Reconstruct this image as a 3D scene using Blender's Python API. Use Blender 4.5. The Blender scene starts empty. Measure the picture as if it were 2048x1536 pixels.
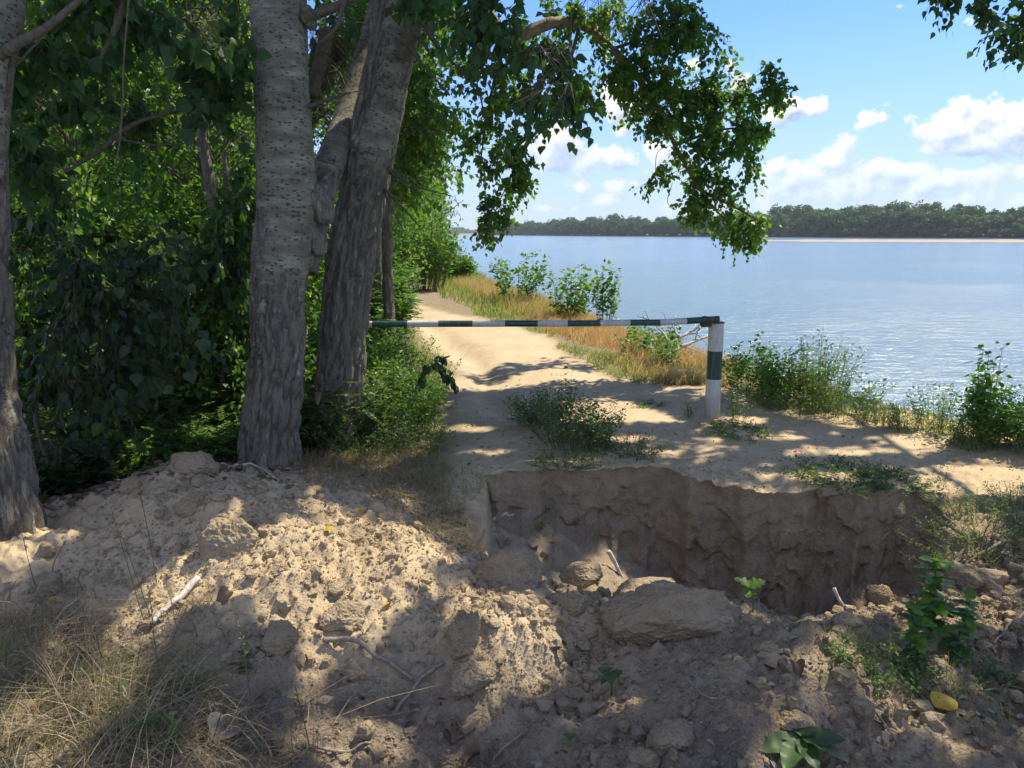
import bpy, math, random
import numpy as np
from mathutils import Vector
R = math.radians
rng = np.random.default_rng(7)
random.seed(7)
scene = bpy.context.scene
COL = scene.collection

# ---------------------------------------------------------------- camera
CAM_H = 1.7
F = 1500.0
PITCH = math.atan(302 / F)
cd = bpy.data.cameras.new('camera'); cd.sensor_width = 36; cd.lens = 36 * F / 2048
cd.clip_start = 0.05; cd.clip_end = 9000
cam = bpy.data.objects.new('camera', cd); COL.objects.link(cam)
cam.location = (0, 0, CAM_H); cam.rotation_euler = (math.pi / 2 - PITCH, 0, 0)
scene.camera = cam
scene.render.resolution_x = 1024; scene.render.resolution_y = 768

# ---------------------------------------------------------------- light
SUN_EL, SUN_AZ = R(57), R(50)          # azimuth measured from +Y towards +X
SUN = np.array([math.cos(SUN_EL) * math.sin(SUN_AZ), math.cos(SUN_EL) * math.cos(SUN_AZ), math.sin(SUN_EL)])
sl = bpy.data.lights.new('sun', 'SUN'); sl.energy = 2.55; sl.angle = R(0.55); sl.color = (1, .90, .72)
so = bpy.data.objects.new('sun', sl); COL.objects.link(so)
so.rotation_euler = Vector(SUN).to_track_quat('Z', 'Y').to_euler()
so.location = (20, 20, 40)
vs = scene.view_settings
vs.view_transform = 'Standard'; vs.look = 'None'; vs.gamma = 1; vs.use_curve_mapping = False
vs.exposure = 1.68
SKY_STRENGTH = 0.145
scene.cycles.max_bounces = 6; scene.cycles.diffuse_bounces = 3; scene.cycles.glossy_bounces = 2; scene.cycles.transmission_bounces = 4


def direction(px, py):
    x = (px - 1024) / F; v = (768 - py) / F
    return np.array([x, math.cos(PITCH) + math.sin(PITCH) * v, -math.sin(PITCH) + math.cos(PITCH) * v])


def P(px, py, D):
    d = direction(px, py)
    return np.array([d[0] * D / d[1], D, CAM_H + d[2] * D / d[1]])


def PZ(px, py, z=0.0):
    d = direction(px, py)
    t = (z - CAM_H) / d[2]
    return np.array([d[0] * t, d[1] * t, z])


def project(p):
    p = np.asarray(p, float)
    x = p[..., 0]; y = p[..., 1]; z = p[..., 2] - CAM_H
    f = y * math.cos(PITCH) - z * math.sin(PITCH)
    u = y * math.sin(PITCH) + z * math.cos(PITCH)
    f = np.where(np.abs(f) < 1e-4, 1e-4, f)
    return 1024 + F * x / f, 768 - F * u / f, f


# ---------------------------------------------------------------- node helper
class NT:
    def __init__(s, tree):
        s.t = tree; s.n = tree.nodes; s.l = tree.links

    def node(s, typ, props=None, **ins):
        n = s.n.new(typ)
        for k, v in (props or {}).items():
            setattr(n, k, v)
        for k, v in ins.items():
            key = int(k[1:]) if k[0] == 'i' and k[1:].isdigit() else k.replace('_', ' ')
            s.put(n.inputs[key], v)
        return n

    def put(s, sock, v):
        if isinstance(v, bpy.types.NodeSocket):
            s.l.new(v, sock)
        elif isinstance(v, bpy.types.Node):
            s.l.new(v.outputs[0], sock)
        else:
            if isinstance(v, tuple) and len(v) == 3 and sock.type == 'RGBA':
                v = (*v, 1)
            sock.default_value = v

    def m(s, op, a, b=0.0, c=0.0, clamp=False):
        n = s.n.new('ShaderNodeMath'); n.operation = op; n.use_clamp = clamp
        for i, v in enumerate((a, b, c)):
            s.put(n.inputs[i], v)
        return n.outputs[0]

    def vm(s, op, a, b=(0, 0, 0), scale=None):
        n = s.n.new('ShaderNodeVectorMath'); n.operation = op
        s.put(n.inputs[0], a); s.put(n.inputs[1], b)
        if scale is not None: s.put(n.inputs['Scale'], scale)
        return n.outputs['Value'] if op in ('LENGTH', 'DOT_PRODUCT') else n.outputs['Vector']

    def ramp(s, fac, stops, interp='LINEAR'):
        n = s.n.new('ShaderNodeValToRGB'); s.put(n.inputs[0], fac)
        cr = n.color_ramp; cr.interpolation = interp
        while len(cr.elements) < len(stops): cr.elements.new(.5)
        for e, (p, c) in zip(cr.elements, stops):
            e.position = p
            e.color = (c, c, c, 1) if isinstance(c, (int, float)) else (*c, 1)
        return n.outputs[0]

    def mix(s, fac, a, b, typ='MIX'):
        n = s.n.new('ShaderNodeMix'); n.data_type = 'RGBA'; n.blend_type = typ
        s.put(n.inputs[0], fac); s.put(n.inputs[6], a); s.put(n.inputs[7], b)
        return n.outputs[2]

    def noise(s, vec, scale, detail=4, rough=.55, dist=0.0, color=False):
        n = s.n.new('ShaderNodeTexNoise'); s.put(n.inputs['Vector'], vec)
        n.inputs['Scale'].default_value = scale; n.inputs['Detail'].default_value = detail
        n.inputs['Roughness'].default_value = rough; n.inputs['Distortion'].default_value = dist
        return n.outputs[1 if color else 0]


# ---------------------------------------------------------------- world
world = bpy.data.worlds.new('World'); scene.world = world; world.use_nodes = True
W = NT(world.node_tree); W.n.clear()
sky = W.n.new('ShaderNodeTexSky'); sky.sky_type = 'NISHITA'; sky.sun_disc = False
sky.sun_elevation = SUN_EL; sky.sun_rotation = SUN_AZ
sky.air_density = 1.25; sky.dust_density = .5; sky.ozone_density = 3.0; sky.altitude = 100


def az_el(px, py):
    d = direction(px, py); d = d / np.linalg.norm(d)
    return math.atan2(d[0], d[1]), math.asin(d[2])


CLOUDS = [  # px, py, rx, ry, weight
    (1895, 258, 66, 36, .85), (1965, 235, 66, 34, .85), (2040, 255, 66, 40, .85), (1930, 288, 80, 24, .85), (2110, 265, 80, 45, .85),
    (1575, 222, 62, 20, .72), (1735, 243, 22, 16, .42), (1830, 178, 12, 6, .2),
    (1110, 300, 62, 48, .95), (1165, 322, 50, 26, .8), (1240, 320, 50, 22, .75), (1242, 215, 58, 46, .8), (1320, 318, 50, 36, .8),
    (1230, 375, 30, 14, .6), (1210, 396, 52, 16, .6), (1172, 366, 24, 12, .5), (1110, 415, 70, 10, .35),
    (1680, 318, 60, 34, .72), (1590, 345, 70, 24, .6), (1790, 345, 70, 26, .62), (1690, 385, 240, 34, .46),
    (1880, 365, 90, 24, .5), (2050, 350, 80, 26, .5), (1950, 400, 240, 26, .38), (1550, 405, 180, 26, .3),
]
cg = bpy.data.node_groups.new('cloud_field', 'ShaderNodeTree')
cg.interface.new_socket('Vector', in_out='INPUT', socket_type='NodeSocketVector')
cg.interface.new_socket('Value', in_out='OUTPUT', socket_type='NodeSocketFloat')
G_ = NT(cg); gi = cg.nodes.new('NodeGroupInput'); go = cg.nodes.new('NodeGroupOutput')
nz = G_.noise(gi.outputs[0], 8.0, 3, .5)
nz2 = G_.noise(gi.outputs[0], 26.0, 8, .60)
nzc = G_.noise(gi.outputs[0], 10.0, 2, .5, color=True)
warp = G_.vm('SCALE', G_.vm('SUBTRACT', nzc, (.5, .5, .5)), scale=.035)
vec = G_.vm('ADD', gi.outputs[0], warp)
acc = None
for (px, py, rx, ry, w) in CLOUDS:
    u, v = az_el(px, py)
    d = G_.vm('MULTIPLY', G_.vm('SUBTRACT', vec, (u, v, 0)), (F / rx / 1.13, F / ry / 1.13, 0))
    m = G_.m('MULTIPLY', G_.m('SUBTRACT', 1.0, G_.vm('LENGTH', d)), w)
    acc = m if acc is None else G_.m('SMOOTH_MAX', acc, m, .08)
# scattered cumulus out of view, coverage added to whiten and lift the shade light
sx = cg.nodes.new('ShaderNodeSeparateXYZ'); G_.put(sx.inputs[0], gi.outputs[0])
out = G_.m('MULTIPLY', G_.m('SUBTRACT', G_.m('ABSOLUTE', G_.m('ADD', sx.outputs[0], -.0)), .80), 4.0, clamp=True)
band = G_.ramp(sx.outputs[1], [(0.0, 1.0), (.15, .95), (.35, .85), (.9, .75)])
fill_clouds = G_.m('ADD', G_.m('MULTIPLY', G_.m('SUBTRACT', nz, .45), 5.0), G_.m('SUBTRACT', G_.m('MULTIPLY', out, band), 1.0))
acc = G_.m('MAXIMUM', acc, fill_clouds)
tot = G_.m('ADD', acc, G_.m('MULTIPLY', G_.m('SUBTRACT', nz2, .5), 2.3))
tot = G_.m('ADD', tot, G_.m('MULTIPLY', G_.m('SUBTRACT', nz, .5), .5))
G_.l.new(tot, go.inputs[0])

tc = W.n.new('ShaderNodeTexCoord')
sp = W.node('ShaderNodeSeparateXYZ', None, i0=tc.outputs['Generated'])
uu = W.m('ARCTAN2', sp.outputs[0], sp.outputs[1]); vv = W.m('ARCSINE', sp.outputs[2])
cv = W.n.new('ShaderNodeCombineXYZ'); W.put(cv.inputs[0], uu); W.put(cv.inputs[1], vv)
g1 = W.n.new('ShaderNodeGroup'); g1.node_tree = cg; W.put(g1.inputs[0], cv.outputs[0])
g2 = W.n.new('ShaderNodeGroup'); g2.node_tree = cg; W.put(g2.inputs[0], W.vm('ADD', cv.outputs[0], (-.007, .012, 0)))
dens = W.ramp(g1.outputs[0], [(.05, 0.0), (.13, .35), (.27, .93), (.45, 1.0)], 'EASE')
lit = W.m('ADD', .62, W.m('MULTIPLY', W.m('SUBTRACT', g1.outputs[0], g2.outputs[0]), 1.1), clamp=True)
thick = W.m('MULTIPLY', W.m('SUBTRACT', g1.outputs[0], .75), .9, clamp=True)
lit = W.m('SUBTRACT', lit, thick, clamp=True)
ccol = W.ramp(lit, [(0.0, (3.9, 4.7, 6.4)), (.45, (6.4, 7.0, 8.1)), (.8, (9.0, 9.0, 9.2)), (1, (10.5, 10.3, 10.0))])
cvm = W.vm('SCALE', ccol, scale=.25)
# pale summer haze low over the river
hz = W.ramp(vv, [(0.0, .85), (.05, .72), (.13, .42), (.24, .12), (.5, 0.0)])
hs = W.mix(1.0, sky.outputs[0], (.155, .255, .49), 'MULTIPLY')
hc = W.mix(hz, hs, (1.6, 1.9, 2.2))
horizon_fade = W.ramp(vv, [(0.005, .15), (.05, .48), (.10, .75), (.14, 1.0)])
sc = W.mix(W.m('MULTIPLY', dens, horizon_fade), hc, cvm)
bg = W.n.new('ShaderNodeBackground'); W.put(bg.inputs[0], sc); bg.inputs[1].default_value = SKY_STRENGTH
wo = W.n.new('ShaderNodeOutputWorld'); W.l.new(bg.outputs[0], wo.inputs[0])

# ---------------------------------------------------------------- numpy noise
_perm = np.random.default_rng(3).permutation(256); _perm = np.concatenate([_perm, _perm, _perm])
_grad = np.random.default_rng(4).normal(size=(256, 3)); _grad /= np.linalg.norm(_grad, axis=1)[:, None]


def pnoise(x, y, z=0.0):
    x, y, z = np.broadcast_arrays(np.asarray(x, float), np.asarray(y, float), np.asarray(z, float))
    xi = np.floor(x).astype(int); yi = np.floor(y).astype(int); zi = np.floor(z).astype(int)
    xf = x - xi; yf = y - yi; zf = z - zi
    f = lambda t: t * t * t * (t * (t * 6 - 15) + 10)
    u, v, w = f(xf), f(yf), f(zf)
    r = 0
    for i in (0, 1):
        for j in (0, 1):
            for k in (0, 1):
                h = _perm[_perm[_perm[(xi + i) & 255] + ((yi + j) & 255)] + ((zi + k) & 255)]
                g = _grad[h]
                d = g[..., 0] * (xf - i) + g[..., 1] * (yf - j) + g[..., 2] * (zf - k)
                r = r + d * (u if i else 1 - u) * (v if j else 1 - v) * (w if k else 1 - w)
    return r * 1.5


def fbm(x, y, z=0.0, o=4, g=.5):
    a = 1; s = 0; t = 0
    x = np.asarray(x, float); y = np.asarray(y, float); z = np.asarray(z, float)
    for i in range(o):
        s = s + a * pnoise(x * 2 ** i + i * 17.3, y * 2 ** i - i * 9.1, z * 2 ** i + i * 5.7); t += a; a *= g
    return s / t


def sst(a, b, x):
    t = np.clip((x - a) / (b - a), 0, 1)
    return t * t * (3 - 2 * t)


# ---------------------------------------------------------------- mesh builder
class MB:
    def __init__(s):
        s.v = []; s.f = []; s.n = 0; s.at = []; s.mi = []

    def add(s, verts, faces, attr=None, mat=0):
        verts = np.asarray(verts, float).reshape(-1, 3)
        if len(verts) == 0: return
        s.v.append(verts)
        if not isinstance(faces, (list, tuple)): faces = [faces]
        for f in faces:
            f = np.asarray(f, int)
            if len(f) == 0: continue
            s.f.append(f + s.n); s.mi.append(np.full(len(f), mat))
        if attr is None: attr = np.zeros(len(verts))
        attr = np.asarray(attr, float)
        if attr.ndim == 0: attr = np.full(len(verts), float(attr))
        s.at.append(attr); s.n += len(verts)

    def mesh(s, name, mats, smooth=True):
        me = bpy.data.meshes.new(name)
        v = np.concatenate(s.v); me.vertices.add(len(v)); me.vertices.foreach_set('co', v.astype(np.float32).ravel())
        nl = sum(f.size for f in s.f); npoly = sum(len(f) for f in s.f)
        me.loops.add(nl); me.polygons.add(npoly)
        me.loops.foreach_set('vertex_index', np.concatenate([f.ravel() for f in s.f]).astype(np.int32))
        sizes = np.concatenate([np.full(len(f), f.shape[1]) for f in s.f])
        me.polygons.foreach_set('loop_start', np.concatenate([[0], np.cumsum(sizes)[:-1]]).astype(np.int32))
        me.polygons.foreach_set('material_index', np.concatenate(s.mi).astype(np.int32))
        me.polygons.foreach_set('use_smooth', np.full(npoly, smooth))
        a = me.attributes.new('tint', 'FLOAT', 'POINT'); a.data.foreach_set('value', np.concatenate(s.at).astype(np.float32))
        if not isinstance(mats, (list, tuple)): mats = [mats]
        for m in mats: me.materials.append(m)
        me.update(calc_edges=True); me.validate()
        return me

    def build(s, name, mats, parent=None, smooth=True, origin=None):
        if origin is not None:
            s.v = [q - np.asarray(origin) for q in s.v]
        o = bpy.data.objects.new(name, s.mesh(name, mats, smooth)); COL.objects.link(o)
        if origin is not None and parent is None: o.location = origin
        if parent is not None: o.parent = parent
        return o


def tag(o, label=None, cat=None, group=None, kind=None):
    if label: o['label'] = label
    if cat: o['category'] = cat
    if group: o['group'] = group
    if kind: o['kind'] = kind
    return o


def empty(name, loc, label=None, cat=None, group=None, rz=0):
    o = bpy.data.objects.new(name, None); COL.objects.link(o); o.location = loc; o.rotation_euler[2] = rz
    o.empty_display_size = .1
    return tag(o, label, cat, group)


def catmull(pts, n):
    pts = np.asarray(pts, float)
    if len(pts) == 2:
        t = np.linspace(0, 1, n)[:, None]; return pts[0] * (1 - t) + pts[1] * t
    p = np.vstack([2 * pts[0] - pts[1], pts, 2 * pts[-1] - pts[-2]])
    t = np.linspace(0, len(pts) - 1 - 1e-6, n); i = t.astype(int); f = (t - i)[:, None]
    a, b, c, d = p[i], p[i + 1], p[i + 2], p[i + 3]
    return .5 * (2 * b + (c - a) * f + (2 * a - 5 * b + 4 * c - d) * f ** 2 + (3 * b - a - 3 * c + d) * f ** 3)


def tube(pts, rad, sides=6, cap=True):
    """verts, quads for a tube; returns also theta and arc length per vertex"""
    pts = np.asarray(pts, float); n = len(pts); rad = np.broadcast_to(np.asarray(rad, float), (n,))
    T = np.gradient(pts, axis=0); T /= np.linalg.norm(T, axis=1)[:, None] + 1e-9
    ref = np.array([0, 0, 1.0]) if abs(T[0][2]) < .8 else np.array([0, 1.0, 0])
    N = np.zeros_like(pts); x = np.cross(ref, T[0]); x /= np.linalg.norm(x)
    for i in range(n):
        x = x - T[i] * x.dot(T[i]); x /= np.linalg.norm(x) + 1e-9; N[i] = x
    B = np.cross(T, N)
    th = np.linspace(0, 2 * np.pi, sides, endpoint=False)
    v = pts[:, None] + rad[:, None, None] * (np.cos(th)[None, :, None] * N[:, None] + np.sin(th)[None, :, None] * B[:, None])
    i = np.arange(n - 1)[:, None] * sides; j = np.arange(sides)[None]; k = (j + 1) % sides
    q = np.stack([i + j, i + k, i + sides + k, i + sides + j], -1).reshape(-1, 4)
    faces = [q]
    v = v.reshape(-1, 3)
    if cap:
        v = np.vstack([v, pts[0], pts[-1]]); a = len(v) - 2; b = len(v) - 1
        jj = np.arange(sides); kk = (jj + 1) % sides; o = (n - 1) * sides
        faces.append(np.stack([np.full(sides, a), kk, jj], -1)); faces.append(np.stack([np.full(sides, b), o + jj, o + kk], -1))
    return v, faces


def many_twigs(S, E, droop, r0, sides=3, seg=3):
    """many thin tubes at once, S to E, sagging"""
    n = len(S); t = np.linspace(0, 1, seg + 1)
    pts = S[:, None] * (1 - t)[None, :, None] + E[:, None] * t[None, :, None]
    pts[..., 2] -= (np.asarray(droop).reshape(-1, 1) * (t * (1 - t))[None] * -1)
    d = E - S; d /= np.linalg.norm(d, axis=1)[:, None] + 1e-9
    a = np.cross(d, np.array([.3, .2, .9])); a /= np.linalg.norm(a, axis=1)[:, None] + 1e-9
    b = np.cross(d, a)
    th = np.linspace(0, 2 * np.pi, sides, endpoint=False)
    off = np.cos(th)[None, :, None] * a[:, None] + np.sin(th)[None, :, None] * b[:, None]
    r = np.broadcast_to(np.asarray(r0, float), (n,))[:, None] * (1 - .65 * t)[None]
    v = pts[:, :, None] + off[:, None] * r[:, :, None, None]
    base = (np.arange(n) * (seg + 1) * sides)[:, None, None]
    i = (np.arange(seg) * sides)[None, :, None]; j = np.arange(sides)[None, None]; k = (j + 1) % sides
    q = np.stack([base + i + j, base + i + k, base + i + sides + k, base + i + sides + j], -1).reshape(-1, 4)
    return v.reshape(-1, 3), q


# ---------------------------------------------------------------- leaves
# templates: x across, y along, z normal
LT = {
    'poplar': (np.array([[0, 0, 0], [-.36, .10, .05], [-.43, .38, .07], [0, 1.0, -.06], [.43, .38, .07], [.36, .10, .05]]),
               np.array([[0, 3, 2, 1], [0, 5, 4, 3]])),
    'simple': (np.array([[0, 0, 0], [-.36, .38, .05], [0, 1.0, 0], [.36, .38, .05]]), np.array([[0, 1, 2], [0, 2, 3]])),
    'narrow': (np.array([[0, 0, 0], [-.17, .45, .03], [0, 1.0, -.04], [.17, .45, .03]]), np.array([[0, 1, 2], [0, 2, 3]])),
    'oval': (np.array([[0, 0, 0], [-.25, .25, .05], [-.26, .62, .05], [0, 1.0, -.03], [.26, .62, .05], [.25, .25, .05]]),
             np.array([[0, 3, 2, 1], [0, 5, 4, 3]])),
}


def unit(a):
    return a / (np.linalg.norm(a, axis=-1, keepdims=True) + 1e-9)


def put_leaves(mb, pos, d, nrm, size, kind='poplar', tint=None, mat=0):
    if len(pos) == 0: return
    tv, tf = LT[kind]
    d = unit(d); x = unit(np.cross(d, nrm)); n = np.cross(x, d)
    size = np.broadcast_to(np.asarray(size, float), (len(pos),))
    asp = rng.uniform(.85, 1.15, len(pos)); fold = rng.uniform(.3, 2.6, len(pos))
    v = pos[:, None] + size[:, None, None] * (tv[None, :, 0:1] * x[:, None] * asp[:, None, None] + tv[None, :, 1:2] * d[:, None]
                                           + tv[None, :, 2:3] * n[:, None] * fold[:, None, None])
    k = len(tv); f = (tf[None] + (np.arange(len(pos)) * k)[:, None, None]).reshape(-1, tf.shape[1])
    if tint is None: tint = rng.random(len(pos))
    mb.add(v.reshape(-1, 3), f, np.repeat(tint, k), mat)


def rvec(n, s=1.0):
    return rng.normal(size=(n, 3)) * s


def leafy_twigs(mb, wood, S, Dv, L, nleaf, size, kind='poplar', keep=None, droop=.35, hang=.6, r=.0025, flat=.35, tbias=None):
    """twigs from S along Dv with alternate leaves"""
    n = len(S); Dv = unit(Dv)
    L = np.broadcast_to(np.asarray(L, float), (n,)) * rng.uniform(.6, 1.3, n)
    E = S + Dv * L[:, None]; E[:, 2] -= droop * L
    if wood is not None and n:
        v, q = many_twigs(S, E, 0 * L, r); wood.add(v, q)
    t = (np.arange(nleaf) + .6) / nleaf
    pos = S[:, None] + (E - S)[:, None] * t[None, :, None]
    pos = pos.reshape(-1, 3) + rvec(n * nleaf, .012)
    side = rvec(n * nleaf); ax = np.repeat(unit(E - S), nleaf, 0)
    d = unit(side) * .8 + ax * .6 + np.array([0, 0, -hang]) * rng.uniform(.3, 1.6, (n * nleaf, 1))
    nm = rvec(n * nleaf) * .8 + np.array([0, 0, 1]) * flat * 2
    sz = size * rng.uniform(.55, 1.2, n * nleaf)
    tt = np.repeat(rng.random(n), nleaf) * .45 + rng.random(n * nleaf) * .55
    if tbias is not None: tt = np.clip(tt * .7 + tbias, 0, 1)
    dd = unit(d); pos = pos + dd * .02
    if keep is not None:
        k = keep(pos); pos, d, nm, sz, tt = pos[k], d[k], nm[k], sz[k], tt[k]
    put_leaves(mb, pos, d, nm, sz, kind, tt)


# ---------------------------------------------------------------- materials
def material(name):
    m = bpy.data.materials.new(name); m.use_nodes = True
    T = NT(m.node_tree); T.n.clear()
    o = T.n.new('ShaderNodeOutputMaterial'); return m, T, o


def leaf_mat(name, cols, trans=.35, rough=.45, tcol=(1.5, 1.7, .55)):
    m, T, o = material(name)
    at = T.n.new('ShaderNodeAttribute'); at.attribute_name = 'tint'
    n = len(cols)
    c = T.ramp(at.outputs['Fac'], [(i / (n - 1), q) for i, q in enumerate(cols)])
    tco = T.n.new('ShaderNodeTexCoord')
    c = T.mix(T.m('MULTIPLY', T.noise(tco.outputs['Object'], 40, 3), .35), c, (.03, .045, .015))
    b = T.node('ShaderNodeBsdfPrincipled', None, Base_Color=c, Roughness=rough)
    b.inputs['Specular IOR Level'].default_value = .35
    tr = T.node('ShaderNodeBsdfTranslucent', None, Color=T.mix(1.0, c, tcol, 'MULTIPLY'))
    mx = T.n.new('ShaderNodeMixShader'); mx.inputs[0].default_value = trans
    T.l.new(b.outputs[0], mx.inputs[1]); T.l.new(tr.outputs[0], mx.inputs[2]); T.l.new(mx.outputs[0], o.inputs[0])
    return m


M = {}
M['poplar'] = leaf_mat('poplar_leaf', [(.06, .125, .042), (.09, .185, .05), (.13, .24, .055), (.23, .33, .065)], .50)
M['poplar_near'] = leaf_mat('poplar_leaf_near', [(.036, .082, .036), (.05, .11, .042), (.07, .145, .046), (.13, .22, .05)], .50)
M['bright'] = leaf_mat('bright_leaf', [(.065, .14, .035), (.095, .20, .04), (.14, .26, .045), (.22, .34, .055)], .47)
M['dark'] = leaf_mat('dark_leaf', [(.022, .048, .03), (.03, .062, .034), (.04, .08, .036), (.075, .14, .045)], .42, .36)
M['weed'] = leaf_mat('weed_leaf', [(.09, .15, .05), (.12, .20, .06), (.165, .255, .07), (.25, .31, .09)], .45)
M['weed_dark'] = leaf_mat('weed_leaf_dark', [(.06, .11, .045), (.08, .15, .052), (.11, .19, .06), (.17, .24, .075)], .42)
M['straw'] = leaf_mat('straw', [(.20, .155, .09), (.32, .25, .14), (.43, .35, .21), (.55, .48, .33)], .3, .6, (1.1, 1.0, .7))
M['golden'] = leaf_mat('golden_grass', [(.56, .39, .18), (.66, .48, .25), (.74, .56, .32), (.76, .63, .4)], .42, .6, (1.2, 1.0, .6))
M['grassg'] = leaf_mat('green_grass', [(.11, .18, .04), (.17, .25, .055), (.26, .30, .08), (.42, .36, .14)], .4, .55)
M['litter'] = leaf_mat('dead_leaf', [(.10, .055, .03), (.17, .10, .06), (.27, .20, .14), (.38, .34, .30)], .15, .6, (1.1, .9, .6))
M['yellow'] = leaf_mat('yellow_leaf', [(.55, .36, .03), (.62, .42, .04), (.66, .48, .06)], .25, .5, (1.2, 1.1, .4))
M['far'] = leaf_mat('far_leaf', [(.045, .09, .04), (.06, .12, .045), (.08, .15, .05), (.11, .18, .055)], .3, .6)


def wood_mat(name, c1, c2, scale=30, bump=.4):
    m, T, o = material(name)
    tco = T.n.new('ShaderNodeTexCoord')
    n = T.noise(tco.outputs['Object'], scale, 6, .65)
    c = T.ramp(n, [(.3, c1), (.7, c2)])
    b = T.node('ShaderNodeBsdfPrincipled', None, Base_Color=c, Roughness=.85)
    bp = T.node('ShaderNodeBump', None, Height=n); bp.inputs['Strength'].default_value = bump; bp.inputs['Distance'].default_value = .01
    T.l.new(bp.outputs[0], b.inputs['Normal']); T.l.new(b.outputs[0], o.inputs[0]); return m


M['branch'] = wood_mat('branch_wood', (.06, .045, .03), (.15, .12, .085))
M['limb'] = wood_mat('limb_wood', (.15, .105, .065), (.30, .23, .15), 20)
M['stick'] = wood_mat('dry_stick_wood', (.16, .12, .085), (.36, .30, .23), 60)
M['deadwood'] = wood_mat('bleached_wood', (.38, .34, .29), (.62, .58, .52), 40)
M['stem'] = wood_mat('green_stem', (.08, .09, .035), (.15, .15, .06), 30)


def bark_mat():
    m, T, o = material('poplar_bark')
    at = T.n.new('ShaderNodeAttribute'); at.attribute_name = 'bark_uv'; uv = at.outputs['Vector']
    rt = T.n.new('ShaderNodeAttribute'); rt.attribute_name = 'tint'; rough = rt.outputs['Fac']
    # furrowed bark
    v1 = T.vm('MULTIPLY', uv, (1, 1, .22))
    wv = T.vm('ADD', v1, T.vm('SCALE', T.noise(uv, 9, 3, .5, color=True), scale=.035))
    n1 = T.noise(wv, 34, 7, .62, .4)
    n0 = T.noise(wv, 14, 4, .5)
    ridge = T.m('SUBTRACT', 1.0, T.m('MULTIPLY', T.m('ABSOLUTE', T.m('SUBTRACT', n1, .5)), 5.0), clamp=True)
    rc = T.ramp(n1, [(.30, (.14, .115, .085)), (.44, (.33, .29, .225)), (.56, (.48, .43, .35)), (.75, (.60, .56, .48))])
    rc = T.mix(T.m('MULTIPLY', ridge, .6), rc, (.055, .045, .036))
    fa = T.n.new('ShaderNodeAttribute'); fa.attribute_name = 'furrow'
    rc = T.mix(T.ramp(fa.outputs['Fac'], [(.45, 0.0), (.9, .6)]), rc, (.07, .057, .045))
    # smooth white bark with lenticels
    v2 = T.vm('MULTIPLY', uv, (34, 34, 78))
    vo = T.n.new('ShaderNodeTexVoronoi'); vo.feature = 'F1'; T.put(vo.inputs['Vector'], v2); vo.inputs['Scale'].default_value = 1.0
    sxyz = T.node('ShaderNodeSeparateXYZ', None, i0=vo.outputs['Color'])
    spot = T.m('LESS_THAN', vo.outputs['Distance'], T.m('MULTIPLY', T.m('MULTIPLY', sxyz.outputs[0], sxyz.outputs[0]), T.ramp(T.noise(T.vm('MULTIPLY', uv, (1, 1, 2.0)), 4, 4, .6), [(.35, .25), (.6, .75)])))
    scar = T.ramp(T.noise(T.vm('MULTIPLY', uv, (1, 1, 7)), 7, 6, .7, 1.2), [(.60, 0.0), (.66, .75)])
    n3 = T.noise(T.vm('MULTIPLY', uv, (1, 1, 3.2)), 5, 5, .6)
    n4 = T.noise(T.vm('MULTIPLY', uv, (1, 1, 6)), 26, 5, .6)
    pale = T.ramp(n3, [(.3, (.12, .108, .078)), (.5, (.195, .18, .135)), (.7, (.33, .315, .25))])
    pale = T.mix(T.m('MULTIPLY', T.m('SUBTRACT', n4, .45), 1.6, clamp=True), pale, (.20, .18, .14))
    pale = T.mix(scar, pale, (.11, .095, .075))
    pale = T.mix(T.m('MULTIPLY', spot, .8), pale, (.055, .048, .038))
    # blend
    f = T.m('ADD', rough, T.m('MULTIPLY', T.m('SUBTRACT', T.noise(T.vm('MULTIPLY', uv, (1, 1, .6)), 9, 7, .7), .5), 2.4))
    f = T.ramp(f, [(.42, 0.0), (.58, 1.0)])
    col = T.mix(f, pale, rc)
    h = T.m('ADD', T.m('MULTIPLY', f, T.m('SUBTRACT', n1, T.m('MULTIPLY', ridge, .35))), T.m('MULTIPLY', spot, -.12))
    bp = T.node('ShaderNodeBump', None, Height=h); bp.inputs['Strength'].default_value = 1.0; bp.inputs['Distance'].default_value = .045
    b = T.node('ShaderNodeBsdfPrincipled', None, Base_Color=col, Roughness=.82, Normal=bp.outputs[0])
    b.inputs['Specular IOR Level'].default_value = .25
    T.l.new(b.outputs[0], o.inputs[0]); return m


M['bark'] = bark_mat()


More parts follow.
